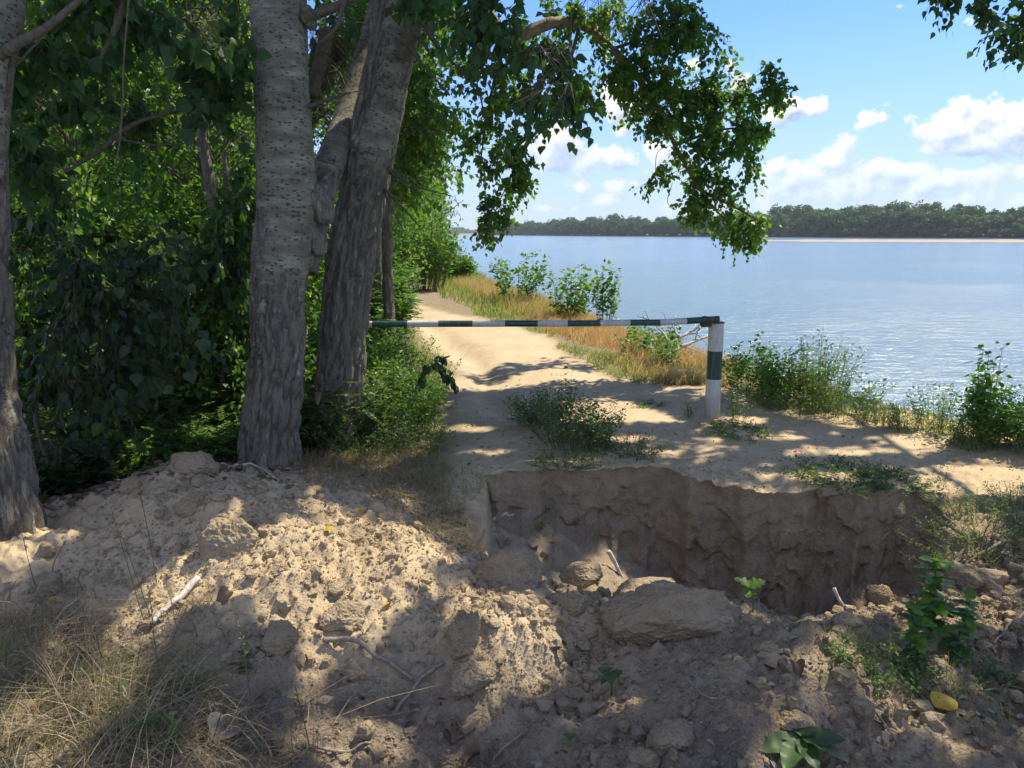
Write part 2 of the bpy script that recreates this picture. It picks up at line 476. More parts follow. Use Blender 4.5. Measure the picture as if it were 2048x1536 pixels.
def soil_mat(name, clod=False):
    m, T, o = material(name)
    tco = T.n.new('ShaderNodeTexCoord'); p = tco.outputs['Object']
    geo = T.n.new('ShaderNodeNewGeometry')
    if clod:
        ta = T.n.new('ShaderNodeAttribute'); ta.attribute_name = 'tint'; sand = T.m('MULTIPLY', ta.outputs['Fac'], T.ramp(T.noise(p, 3, 3), [(.3, .8), (.7, 1.2)]), clamp=True); damp = T.ramp(T.noise(p, 5, 2), [(.4, 0.0), (.8, .3)]); lit = T.m('ADD', 0, 0)
        crumb = 1.0
    else:
        a = T.n.new('ShaderNodeAttribute'); a.attribute_name = 'ground'
        s = T.node('ShaderNodeSeparateXYZ', None, i0=a.outputs['Vector'])
        sand, damp, lit = s.outputs[0], s.outputs[1], s.outputs[2]
        crumb = None
    big = T.noise(p, 1.3, 5, .6); mid = T.noise(p, 7, 6, .65); fine = T.noise(p, 60, 6, .7); vfine = T.noise(p, 220, 4, .7)
    soil = T.ramp(mid, [(.25, (.225, .172, .108)), (.5, (.335, .262, .165)), (.75, (.43, .345, .222))])
    sandc = T.ramp(T.m('ADD', T.m('MULTIPLY', big, .5), T.m('MULTIPLY', mid, .5)), [(.3, (.37, .285, .175)), (.5, (.47, .37, .23)), (.7, (.54, .435, .28))])
    c = T.mix(sand, soil, sandc)
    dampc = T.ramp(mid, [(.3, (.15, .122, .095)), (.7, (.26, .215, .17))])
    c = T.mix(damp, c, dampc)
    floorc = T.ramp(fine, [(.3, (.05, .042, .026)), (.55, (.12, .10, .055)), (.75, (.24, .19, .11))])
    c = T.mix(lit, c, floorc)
    c = T.mix(T.m('MULTIPLY', T.ramp(fine, [(.35, 1.0), (.5, 0.0)]), .35), c, T.mix(1.0, c, (.55, .5, .45), 'MULTIPLY'))
    c = T.mix(T.m('MULTIPLY', T.ramp(vfine, [(.55, 0.0), (.72, 1.0)]), .30), c, T.mix(1.0, c, (1.35, 1.3, 1.25), 'MULTIPLY'))
    vo = T.n.new('ShaderNodeTexVoronoi'); vo.feature = 'F1'; T.put(vo.inputs['Vector'], T.vm('ADD', p, T.vm('SCALE', T.noise(p, 30, 3, color=True), scale=.02)))
    vo.inputs['Scale'].default_value = 75
    h = T.m('ADD', T.m('MULTIPLY', fine, .8), T.m('MULTIPLY', vfine, .35))
    h = T.m('ADD', h, T.m('MULTIPLY', vo.outputs['Distance'], -.55))
    h = T.m('ADD', h, T.m('MULTIPLY', mid, 1.2))
    bp = T.node('ShaderNodeBump', None, Height=h); bp.inputs['Distance'].default_value = .022
    if clod: bp.inputs['Strength'].default_value = .8
    else: T.put(bp.inputs['Strength'], T.m('SUBTRACT', .95, T.m('MULTIPLY', sand, .6)))
    b = T.node('ShaderNodeBsdfPrincipled', None, Base_Color=c, Roughness=.95, Normal=bp.outputs[0])
    b.inputs['Specular IOR Level'].default_value = .15
    T.l.new(b.outputs[0], o.inputs[0]); return m


M['soil'] = soil_mat('sandy_soil'); M['clod'] = soil_mat('dry_clod', True)


def paint_mat(name, c1, c2, rough=.5):
    m, T, o = material(name)
    tco = T.n.new('ShaderNodeTexCoord'); p = tco.outputs['Object']
    n = T.noise(p, 14, 6, .7); n2 = T.noise(p, 70, 5, .7)
    c = T.ramp(n, [(.3, c1), (.7, c2)])
    chips = T.m('MULTIPLY', T.ramp(n2, [(.58, 0.0), (.62, 1.0)]), T.ramp(n, [(.5, 0.0), (.6, 1.0)]))
    c = T.mix(chips, c, (.13, .06, .035))
    streak = T.noise(T.vm('MULTIPLY', p, (60, 60, 5)), 1, 4, .6)
    c = T.mix(T.ramp(streak, [(.5, 0.0), (.75, .6)]), c, (.25, .21, .16))
    spz = T.node('ShaderNodeSeparateXYZ', None, i0=p)
    dirt = T.m('MULTIPLY', T.ramp(spz.outputs[2], [(.0, 1.0), (.28, 0.0)]), T.ramp(n, [(.3, .3), (.6, 1.0)]))
    c = T.mix(T.m('MULTIPLY', dirt, .75), c, (.30, .24, .17))
    bp = T.node('ShaderNodeBump', None, Height=n2); bp.inputs['Strength'].default_value = .3; bp.inputs['Distance'].default_value = .002
    b = T.node('ShaderNodeBsdfPrincipled', None, Base_Color=c, Roughness=rough, Normal=bp.outputs[0])
    T.l.new(b.outputs[0], o.inputs[0]); return m


M['white'] = paint_mat('white_paint', (.42, .42, .40), (.66, .66, .64)); M['green'] = paint_mat('green_paint', (.008, .05, .045), (.014, .07, .06), .38)
M['rust'] = paint_mat('rusty_metal', (.03, .035, .035), (.09, .06, .045), .7)

# ---------------------------------------------------------------- terrain height
CTRL = []
for z, row in [
    (None, [(-300, 1536, -.05), (0, 1536, -.04), (400, 1536, -.10), (700, 1536, -.2), (1000, 1536, -.24), (1250, 1536, -.12), (1600, 1536, -.10), (2048, 1536, -.14), (2400, 1536, -.1)]),
    (None, [(-300, 1400, -.05), (0, 1400, -.05), (350, 1400, -.07), (620, 1400, -.10), (830, 1400, -.17), (1000, 1390, -.15), (1150, 1400, -.22), (1330, 1400, -.05), (1500, 1400, .0), (1750, 1400, -.04), (2048, 1400, -.13)]),
    (None, [(0, 1280, -.06), (300, 1280, -.02), (550, 1290, .0), (780, 1290, -.06), (960, 1270, .03), (1060, 1270, .0), (1150, 1300, -.14), (1330, 1300, -.03), (1480, 1290, .03), (1700, 1290, .0), (1900, 1300, -.08), (2048, 1290, -.1)]),
    (None, [(0, 1180, -.04), (250, 1180, .02), (420, 1180, .12), (600, 1180, .12), (780, 1190, .06), (900, 1180, .0), (1020, 1170, -.02), (1110, 1190, -.08)]),
    (None, [(0, 1110, .03), (110, 1080, .0), (300, 1080, .12), (430, 1080, .20), (600, 1070, .19), (700, 1080, .13), (830, 1100, .06), (930, 1125, -.01)]),
    (None, [(160, 1040, .05), (230, 1000, .14), (400, 1000, .26), (550, 1000, .19), (700, 1010, .07), (780, 1040, .03)]),
    (None, [(260, 960, .17), (370, 925, .29), (480, 945, .20), (560, 960, .10)]),
]:
    for (px, py, zz) in row: CTRL.append(PZ(px, py, zz))
CTRL += [np.array(c, float) for c in [(-2.7, 5.7, -.15), (-1.5, 5.4, 0), (-4, 5.2, -.12), (-3.3, 4.6, -.08), (-.9, 5.3, 0), (0, 5.6, 0), (1.2, 5.6, .0), (2.5, 5.5, .0), (4, 5.2, .0),
         (0, 0, -.1), (3, 0, -.1), (-3, 0, -.1), (0, 1.2, -.18), (-6, 3, 0), (7, 3, -.05), (-6, 8, 0), (-2, 8, 0), (0, 8, 0), (2, 8, .0), (5, 8, 0), (-1, 6.5, 0), (2, 6.8, .03), (4, 6.2, .03)]]
for (px, py, zz) in [(860, 1050, -.08), (940, 1030, -.10), (900, 1085, -.20), (960, 1100, -.26), (820, 1000, .0), (940, 965, .0), (2000, 1060, -.04), (2048, 1000, .0), (1960, 1120, -.16), (2100, 1150, -.1), (2040, 1220, -.1), (1900, 1240, -.1)]:
    CTRL.append(PZ(px, py, zz))
for px in range(1000, 1960, 90):
    CTRL.append(PZ(px, np.interp(px, [1000, 1330, 1430, 1900], [938, 930, 955, 990]), .015))
CTRL = np.array(CTRL)


def _k(r): return np.sqrt(r * r + .01)


_A = _k(np.linalg.norm(CTRL[:, None, :2] - CTRL[None, :, :2], axis=2))
_n = len(CTRL)
_Pm = np.hstack([np.ones((_n, 1))])
_K = np.block([[_A - np.eye(_n) * .003, _Pm], [_Pm.T, np.zeros((1, 1))]])
_w = np.linalg.solve(_K, np.concatenate([CTRL[:, 2], [0]]))


def h_near(x, y):
    x = np.asarray(x, float); y = np.asarray(y, float); s = np.full(x.shape, _w[-1])
    for (cx, cy, _), w in zip(CTRL, _w[:-1]):
        s = s + w * _k(np.hypot(x - cx, y - cy))
    return s


def tab(pts, z=0.0):
    q = np.array([PZ(a, b, z) for a, b in pts]); return q


_e = tab([(2300, 905), (2048, 872), (1900, 838), (1750, 800), (1600, 772), (1460, 735), (1330, 690), (1210, 648), (1110, 612), (1020, 585), (965, 560), (925, 530), (900, 508), (885, 492)])
EY = np.concatenate([[1, 3.5], _e[:, 1], [400, 3000]]); EX = np.concatenate([[11, 8.3], _e[:, 0], [-.098 * 400, -.098 * 3000]])


def bank_x(y): return np.interp(y, EY, EX) + .25 * fbm(np.asarray(y) * .6, 3.3, o=3)


_l = tab([(900, 945), (905, 900), (905, 850), (905, 800), (890, 740), (860, 690), (825, 655), (800, 630), (788, 600), (774, 570), (768, 545), (766, 520)])
_r = tab([(1560, 800), (1440, 775), (1270, 762), (1190, 735), (1140, 700), (1090, 665), (1000, 642), (900, 628), (835, 608), (818, 575), (808, 545), (803, 520)])
WATER_Z = -2.1


def sand_mask(x, y):
    n = .35 * fbm(x * 1.3, y * 1.3, 2.2)
    xl = np.interp(y, np.concatenate([[3.5], _l[:, 1]]), np.concatenate([[-.7], _l[:, 0]]))
    xr = np.interp(y, np.concatenate([[5, 7.6], _r[:, 1]]), np.concatenate([[5.5, 3.9], _r[:, 0]]))
    return sst(-.25, .3, x - xl + n) * sst(-.25, .3, xr - x + n) * sst(4.2, 5.0, y + n)


def h_base(x, y):
    x = np.asarray(x, float); y = np.asarray(y, float)
    near = h_near(x, np.minimum(y, 8.5))
    w = sst(6.0, 8.5, y)
    far = .06 * fbm(x * .35, y * .35, 1.1, 3) + .03 * fbm(x * 1.2, y * 1.2, 4, 3)
    h = near * (1 - w) + far * w
    # wheel ruts and trampled hollows of the track
    xc = np.interp(y, _l[::1, 1], _l[:, 0] * .62 + _r[:, 0] * .38)
    sm = sst(6.2, 7.5, y) * sst(30, 22, y)
    h = h - .07 * sm * np.exp(-((x - xc + .2) / .22) ** 2) * (1 + .8 * fbm(x * 2, y * 1.4, 8))
    h = h - .13 * np.exp(-((x - PZ(880, 690)[0]) / .55) ** 2 - ((y - PZ(880, 690)[1]) / 1.1) ** 2)
    h = h + .03 * sm * fbm(x * 1.6, y * 3.5, 5, 4)
    bx = bank_x(y); d = x - bx
    h = h - 2.3 * sst(-.1, 1.5, d) - 1.7 * sst(1.2, 9, d)
    return h


# pit
_b = tab([(940, 962), (975, 950), (1040, 944), (1100, 941), (1180, 946), (1250, 938), (1330, 938), (1380, 958), (1430, 968), (1520, 985), (1600, 980), (1640, 975), (1660, 985), (1740, 984), (1800, 990), (1860, 1003), (1900, 1030), (1945, 1050), (2000, 1050)])
BA, BY = _b[:, 0] / _b[:, 1], _b[:, 1]
_nn = [(960, 1100, -.2), (985, 1150, -.12), (1090, 1215, -.08), (1230, 1245, -.06), (1330, 1235, -.03), (1500, 1222, -.02), (1650, 1262, -.03), (1830, 1235, -.06), (1900, 1160, -.08), (1945, 1080, -.08), (2000, 1060, -.04)]
_q = np.array([PZ(*t) for t in _nn]); NA, NY = _q[:, 0] / _q[:, 1], _q[:, 1]
_dd = [(955, 0), (972, .02), (984, .27), (1030, .31), (1090, .36), (1180, .46), (1260, .62), (1400, .84), (1520, .95), (1600, .92), (1660, .74), (1700, .56), (1790, .52), (1860, .38), (1905, .14), (1950, .02), (2000, 0)]
DA = np.array([(PZ(a, 955)[0] / PZ(a, 955)[1]) for a, _ in _dd]); DD = np.array([d for _, d in _dd])


def pit_parts(x, y):
    a = x / np.maximum(y, .3)
    yb = np.interp(a, BA, BY) + .05 * fbm(a * 22, 7.7, o=3) ; yn = np.interp(a, NA, NY); d = np.interp(a, DA, DD, 0, 0)
    yn = np.minimum(yn, yb - .15)
    return a, yb, yn, d


def pit_drop(x, y):
    a, yb, yn, d = pit_parts(x, y)
    t = (yb - y) / (yb - yn)
    prof = (1 - sst(.25, 1.0, t)) * (1 - .22 * np.clip(1 - t / .22, 0, 1) ** 2)
    return np.where((y < yb) & (y > yn), d * prof * (1 + .12 * fbm(x * 5, y * 5, 3.1)), 0)


def h_full(x, y):
    x = np.asarray(x, float); y = np.asarray(y, float)
    return h_base(x, y) - pit_drop(x, y) + detail(x, y)


def detail(x, y):
    nearw = sst(6.3, 4.8, y); s = sand_mask(x, y)
    n = (.115 * fbm(x * 2.1, y * 2.1, .5, 3) + .055 * fbm(x * 5, y * 5, 1.5, 3)) * sst(5.2, 4.4, y)
    lump = np.abs(fbm(x * 8, y * 8, 2.5, 3)); n = n + (.045 + .03 * sst(5.2, 4.4, y)) * (lump - .12)
    n = n + .026 * np.clip(fbm(x * 15, y * 15, 5, 2), -.1, 1) + .014 * fbm(x * 34, y * 34, 6, 2)
    rest = .012 * fbm(x * 4, y * 4, 9, 3) + .008 * fbm(x * 14, y * 14, 9, 3)
    return n * nearw + rest * (1 - nearw)


def G(px, py, far=200.0):
    """where the line of sight through a point of the photograph meets the ground"""
    d = direction(px, py); D = np.geomspace(1.3, far, 1500)
    x = d[0] / d[1] * D; z = CAM_H + d[2] / d[1] * D
    g = h_full(x, D); k = np.argmax(z < g)
    if not (z < g).any(): k = len(D) - 1
    return np.array([x[k], D[k], g[k]])


def on_ground(x, y): return np.array([x, y, float(h_full(np.array([x]), np.array([y]))[0])])


# ground mesh: a fan of rows, with extra rows down the broken face of the pit
ca = np.concatenate([np.linspace(-4, -.85, 50)[:-1], np.linspace(-.85, .85, 640), np.linspace(.85, 4, 50)[1:]])
nc = len(ca)
yb_c = np.interp(ca, BA, BY) + .05 * fbm(ca * 22, 7.7, o=3)
d_c = np.interp(ca, DA, DD, 0, 0)
nr1, nr2, nr3, nr4 = 330, 84, 110, 170
dw = np.clip(d_c[None] / .25, 0, 1)
zt0 = h_full(ca * (yb_c + .002), yb_c + .002)[None]; zb0 = (zt0 - d_c[None] * .8)


def wall_out(s_):
    """how far the broken face stands out from the rim line, by height on the face"""
    xx = (ca * yb_c)[None] + 0 * s_; zz = zb0 + (zt0 - zb0) * s_
    g = fbm(xx * 2.4, zz * .35, 2, 3) * .17 + (.5 - np.abs(fbm(xx * 5, zz * .8, 5, 4)) * 2) * .07
    g = g - np.abs(fbm(xx * 12, zz * 5, 6, 4)) * .06 + fbm(xx * 26, zz * 26, 1, 3) * .022 + .02 * np.sign(fbm(xx * 5, zz * 8, 12, 3)) * sst(.02, .1, np.abs(fbm(xx * 5, zz * 8, 12, 3)))
    env = 1 - s_ ** 5
    lip = .055 * sst(.72, .97, s_) * (1 + 1.5 * fbm(xx * 5, 1.0)) * (1 - s_ ** 12)
    return dw * (env * (g + .05) + (1 - s_) ** 2.5 * .20 * (1 + 1.6 * fbm(xx * 3, 3.0)) - lip)


o0 = np.maximum(wall_out(np.zeros((1, nc))), -.05)
tn = np.linspace(0, 1, nr1)[:, None]
lim = yb_c[None] - .002 - o0
y1 = .9 + (lim - .9) * (.35 * tn ** 2 + .65 * tn)
X1 = ca[None] * y1; Z1 = h_full(X1, y1)
y3 = yb_c[None] + .002 + (8 - yb_c[None]) * np.linspace(0, 1, nr3)[:, None] ** 1.4
X3 = ca[None] * y3; Z3 = h_full(X3, y3)
y4 = np.geomspace(8, 900, nr4 + 1)[1:, None] * np.ones((1, nc)); X4 = ca[None] * y4; Z4 = h_full(X4, y4)
s = (np.linspace(0, 1, nr2 + 2)[1:-1])[:, None]
zb, zt = Z1[-1][None], Z3[0][None]
Z2 = zb + (zt - zb) * s
sw = s + 0 * Z2
y2 = yb_c[None] - np.maximum(wall_out(sw), -.05 - .03 * sw)
X2 = ca[None] * y2
X = np.vstack([X1, X2, X3, X4]); Y = np.vstack([y1, y2, y3, y4]); Z = np.vstack([Z1, Z2, Z3, Z4])
nr = X.shape[0]
i = np.arange(nr - 1)[:, None] * nc; j = np.arange(nc - 1)[None]
q = np.stack([i + j, i + j + 1, i + nc + j + 1, i + nc + j], -1).reshape(-1, 4)
mb = MB(); mb.add(np.stack([X, Y, Z], -1).reshape(-1, 3), q)
ground = mb.build('ground', M['soil'])
tag(ground, kind='structure')
sand = sand_mask(X, Y)
heap = sst(2.55, 3.15, Y + .5 * fbm(X * 1.1, Y * 1.1, 12, 3)) * sst(1.0, .0, X + .8 * fbm(X, Y, 15, 3))
sand = np.maximum(sand, (.05 + .75 * heap + .25 * sst(-.15, .3, fbm(X * 1.2, Y * 1.2, 3))) * sst(6.5, 4.5, Y))
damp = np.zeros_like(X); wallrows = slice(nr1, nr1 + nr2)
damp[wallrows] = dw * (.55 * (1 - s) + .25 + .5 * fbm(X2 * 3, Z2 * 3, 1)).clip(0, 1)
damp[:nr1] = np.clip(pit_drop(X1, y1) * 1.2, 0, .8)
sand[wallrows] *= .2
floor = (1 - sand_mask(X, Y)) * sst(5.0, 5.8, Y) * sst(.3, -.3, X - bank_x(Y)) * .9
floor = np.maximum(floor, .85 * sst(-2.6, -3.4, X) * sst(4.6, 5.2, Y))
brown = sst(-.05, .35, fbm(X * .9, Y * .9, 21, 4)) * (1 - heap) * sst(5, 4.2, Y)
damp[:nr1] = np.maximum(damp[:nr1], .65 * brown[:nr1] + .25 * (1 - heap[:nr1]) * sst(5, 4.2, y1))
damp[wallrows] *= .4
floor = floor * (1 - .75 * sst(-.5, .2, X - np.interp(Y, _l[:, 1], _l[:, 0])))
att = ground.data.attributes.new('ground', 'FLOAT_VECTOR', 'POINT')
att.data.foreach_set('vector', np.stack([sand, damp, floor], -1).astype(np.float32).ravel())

# ---------------------------------------------------------------- water
m, T, o = material('river_water'); M['water'] = m
geo = T.n.new('ShaderNodeNewGeometry'); p = geo.outputs['Position']
w1 = T.noise(T.vm('MULTIPLY', p, (.55, 1.5, 1)), 1.3, 4, .6, .6)
w2 = T.noise(T.vm('MULTIPLY', p, (.8, 2.2, 1)), 5.5, 3, .55)
w3 = T.noise(T.vm('MULTIPLY', p, (.012, .03, 1)), 1, 4, .6)
h = T.m('ADD', T.m('MULTIPLY', w1, .9), T.m('MULTIPLY', w2, .25))
bp = T.node('ShaderNodeBump', None, Height=h); bp.inputs['Distance'].default_value = .27
T.put(bp.inputs['Strength'], T.ramp(w3, [(.35, .35), (.65, .8)]))
b = T.node('ShaderNodeBsdfPrincipled', None, Base_Color=(.13, .20, .22), Roughness=.16, Normal=bp.outputs[0]); b.inputs['IOR'].default_value = 1.333
T.l.new(b.outputs[0], o.inputs[0])
mb = MB(); mb.add([(-3500, -40, WATER_Z), (6000, -40, WATER_Z), (6000, 7000, WATER_Z), (-3500, 7000, WATER_Z)], np.array([[0, 1, 2, 3]]))
tag(mb.build('water', M['water']), kind='structure')


def stuff(mb, name, mats, label, cat, smooth=True):
    return tag(mb.build(name, mats, smooth=smooth), label, cat, kind='stuff')

# ---------------------------------------------------------------- trunks
def trunk_mesh(pts, rads, rough, name, parent, sides=110, rows=300, seed=0.0, flare=.35, knots=(), white=None):
    """bark-covered stem; rough = list of (height along 0..1, roughness)"""
    c = catmull(pts, rows); r = np.interp(np.linspace(0, 1, rows), np.linspace(0, 1, len(rads)), rads)
    v, faces = tube(c, np.ones(rows), sides)
    body = v[:-2].reshape(rows, sides, 3); off = body - c[:, None]
    th = np.linspace(0, 2 * np.pi, sides, endpoint=False)[None]
    sarc = np.concatenate([[0], np.cumsum(np.linalg.norm(np.diff(c, axis=0), axis=1))])[:, None]
    R0 = np.mean(rads)
    bx, by = np.cos(th) * R0 + 0 * sarc, np.sin(th) * R0 + 0 * sarc; bs = sarc + 0 * th
    rg = np.interp(np.linspace(0, 1, rows), [a for a, _ in rough], [b for _, b in rough])[:, None] + .75 * fbm(bx * 2.6 + seed, by * 2.6, bs * 1.1, 4)
    if white is not None:
        wd, wa = white; rg = rg - wa * np.clip((off @ np.asarray(wd, float)), -.6, 1) * sst(.05, .25, bs / sarc[-1])
    rw = sst(.35, .65, rg)
    fur = fbm(bx * 15 + seed, by * 15, bs * 3.0, 4)
    fur = (1 - np.abs(fur) * 4.2).clip(-.4, 1)
    lump = fbm(bx * 3 + seed, by * 3, bs * 1.3, 3)
    low = np.exp(-bs / .35) * flare * r[:, None] * (1 + .5 * np.cos(th * 5 + seed))
    rr = r[:, None] * (1 + .09 * lump) + low - rw * .022 * np.minimum(1, r[:, None] / .15) * fur + .005 * fbm(bx * 30, by * 30, bs * 12, 2)
    for (k, kt, ks, ka) in knots:
        dth = np.angle(np.exp(1j * (th - kt)))
        rr = rr + ka * np.exp(-((bs - k * sarc[-1]) / ks) ** 2 - (dth * r[:, None] / ks) ** 2)
    body = c[:, None] + off * rr[..., None]
    v[:-2] = body.reshape(-1, 3)
    mb = MB(); at = np.concatenate([rg.ravel(), [1, 1]])
    mb.add(v, faces, at)
    o = mb.build(name, M['bark'], parent)
    a = o.data.attributes.new('furrow', 'FLOAT', 'POINT'); a.data.foreach_set('value', np.concatenate([(fur + 0 * rg).ravel(), [0, 0]]).astype(np.float32))
    a = o.data.attributes.new('bark_uv', 'FLOAT_VECTOR', 'POINT')
    buv = np.stack([bx, by, bs + seed], -1).reshape(-1, 3); buv = np.vstack([buv, buv[0], buv[-1]])
    a.data.foreach_set('vector', buv.astype(np.float32).ravel())
    return o, c


def px_line(L): return [P(a, b, D) for a, b, D in L]


def crown(limbs, blobs, leaf_mb, wood_mb, size, kind='poplar', nleaf=9, tw_len=.35, tw_per=9, keep=None, droop=.35, hang=.6, inpix=True, br=.012, flat=.35):
    """blobs: (px,py,D,rpx,depth,n) or (centre,radius,n): branchlets from the nearest limb, each with leafy twigs"""
    L = np.vstack([catmull(l, 30) for l in limbs])
    for bl in blobs:
        if inpix:
            px, py, D, rx, ry, dep, n = bl
            a = rng.uniform(0, 2 * np.pi, n); r = np.sqrt(rng.random(n))
            ends = np.array([P(px + rx * q * math.cos(t), py + ry * q * math.sin(t), D + dep * rng.uniform(-1, 1)) for q, t in zip(r, a)])
        else:
            c, rad, n = bl
            ends = unit(rvec(n)) * rng.random((n, 1)) ** .4 * np.asarray(rad) + np.asarray(c)
        dd = np.linalg.norm(ends[:, None] - L[None], axis=2); k = dd.argmin(1); st = L[k]
        ln = np.linalg.norm(ends - st, axis=1)
        mx = 1.6 if inpix else 3.0
        f = np.minimum(1, mx / np.maximum(ln, .01))[:, None]
        st2 = ends - (ends - st) * f
        if wood_mb is not None:
            v, q_ = many_twigs(st2, ends, -.12 * np.minimum(ln, mx), br * np.minimum(1, .4 + ln * .3), 4, 4); wood_mb.add(v, q_)
        t = rng.uniform(.35, 1.0, (n, tw_per))
        S = st2[:, None] * (1 - t)[..., None] + ends[:, None] * t[..., None]
        D0 = unit(ends - st2)[:, None] * .6 + rng.normal(size=(n, tw_per, 3)) * .8
        leafy_twigs(leaf_mb, wood_mb, S.reshape(-1, 3), D0.reshape(-1, 3), tw_len, nleaf, size, kind, keep, droop, hang, flat=flat)


# where the sun comes through the crowns on to the ground, as seen in the photograph (px, py, rx, ry)
LIT = [(720, 1095, 190, 36), (640, 1165, 130, 60), (520, 1215, 110, 80), (840, 1125, 90, 40), (740, 1225, 90, 50), (820, 1180, 70, 30), (700, 1385, 110, 66), (640, 1330, 60, 40),
       (1060, 1255, 115, 62), (1000, 1330, 60, 30), (1010, 1190, 60, 22), (1290, 1170, 80, 36), (980, 1420, 85, 42), (1130, 1000, 26, 60), (1295, 970, 60, 34), (1160, 1110, 60, 20),
       (1550, 1245, 130, 22), (1720, 1120, 44, 90), (1800, 1150, 70, 50), (1700, 1200, 70, 30), (1985, 1150, 80, 60), (1905, 1215, 60, 26), (1610, 1440, 60, 40), (1960, 1440, 110, 44), (1800, 1290, 60, 16),
       (20, 1130, 70, 34), (40, 1440, 80, 70), (300, 1240, 50, 60), (1190, 1330, 60, 16), (1450, 1330, 50, 20), (120, 1290, 60, 30), (420, 1440, 60, 30), (1190, 1460, 50, 20),
       (1950, 965, 160, 42), (1720, 905, 190, 12), (1900, 885, 170, 18), (1620, 960, 120, 12), (1500, 985, 110, 9), (1130, 925, 100, 9), (1250, 880, 60, 8), (980, 905, 70, 8), (1560, 880, 70, 8),
       (1700, 960, 60, 10), (1330, 905, 60, 7), (940, 860, 60, 10), (820, 700, 120, 60), (780, 850, 90, 50), (1480, 845, 60, 10), (1960, 810, 200, 90), (1780, 850, 140, 14), (1560, 750, 220, 62), (790, 770, 130, 130), (730, 880, 150, 60),
       (330, 850, 150, 70), (1800, 1035, 100, 48), (1705, 1040, 26, 60), (1930, 1060, 90, 60), (1850, 1200, 90, 60), (70, 1480, 120, 60), (230, 1400, 70, 40), (930, 1230, 60, 90), (640, 1250, 160, 50), (1700, 1160, 60, 80)]
LITA = np.array(LIT, float)


def sun_keep(pos):
    return shade_keep(pos, False)


def shade_keep(pos, clear=True):
    """a leaf stays unless it stands in a shaft of light that reaches a sunny spot"""
    t = (pos[:, 2] - .0) / SUN[2]
    g = pos - SUN[None] * t[:, None]
    px, py, f = project(g)
    n = pnoise(g[:, 0] * 5, g[:, 1] * 5, 1.3) * .55 + pnoise(g[:, 0] * 15, g[:, 1] * 15, 4.3) * .35
    e = (1 - ((px[:, None] - LITA[:, 0]) / LITA[:, 2]) ** 2 - ((py[:, None] - LITA[:, 1]) / LITA[:, 3]) ** 2).max(1)
    lit = (e + n > .0) & (f > 0)
    farpath = (py < 790) & (py > 466) & (f > 0)
    st = pnoise(g[:, 0] * .9, g[:, 1] * .55, 7.7)
    lit |= farpath & (st > -.02 + .06 * (py < 700))
    lit |= (py > 1000) & (f > 0) & (pnoise(g[:, 0] * 2.6, g[:, 1] * 2.6, 31.3) > .24)
    inwood = (g[:, 0] < np.minimum(-2.0, -.30 * g[:, 1])) & (g[:, 1] > 5.0)
    lit |= inwood & (pnoise(g[:, 0] * .8, g[:, 1] * .8, 9.1) > -.25)
    half = (py >= 790) & (py < 850) & (f > 0)
    lit |= half & (st > .18)
    # shade-casting leaves stay only outside the view; the view itself is kept clear
    qx, qy, qf = project(pos)
    seen = (qf > 0) & (qx > -40) & (qx < 2090) & (qy > -30) & (qy < 1560)
    return ~lit & ~seen if clear else ~lit | (f <= 0)


# --- the pale poplar with a fork
def top_of(line): return np.asarray(line[-1])


t1 = empty('poplar_tree', G(540, 935), 'pale poplar trunk with a fork at mid height, left of the darker leaning trunk', 'tree')
o1 = np.array(t1.location)
b1 = P(538, 945, 5.35) - o1; b1[2] = -.12
L1 = [(540, 860, 5.35, 58), (548, 780, 5.35, 60), (556, 700, 5.36, 57), (556, 600, 5.38, 56), (566, 500, 5.40, 60), (574, 420, 5.42, 62), (570, 300, 5.45, 57), (563, 150, 5.5, 54), (557, 0, 5.6, 52), (556, -200, 5.7, 50), (560, -600, 5.9, 42), (600, -1100, 6.2, 30)]
pts = [b1] + [P(a, b, D) - o1 for a, b, D, w in L1]; rd = [.215] + [w / F * D * .94 for a, b, D, w in L1]
trunk_mesh(pts, rd, [(0, 1.1), (.14, .9), (.22, .62), (.32, .52), (.42, .34), (.52, .12), (.6, -.05), (1, -.1)], 'trunk', t1, 130, 520, 0.0, .10, white=((.7, -.7, 0), .22))
st = [(597, 540, 5.5, 40), (618, 450, 5.6, 36), (652, 350, 5.9, 30), (690, 250, 6.4, 26), (730, 130, 6.75, 25), (765, 0, 6.95, 24), (830, -400, 7.3, 20), (900, -900, 7.6, 12)]
trunk_mesh([P(a, b, D) - o1 for a, b, D, w in st], [w / F * D for a, b, D, w in st], [(0, .55), (.3, .35), (1, .1)], 'side_trunk', t1, 80, 200, 3.1, 0)
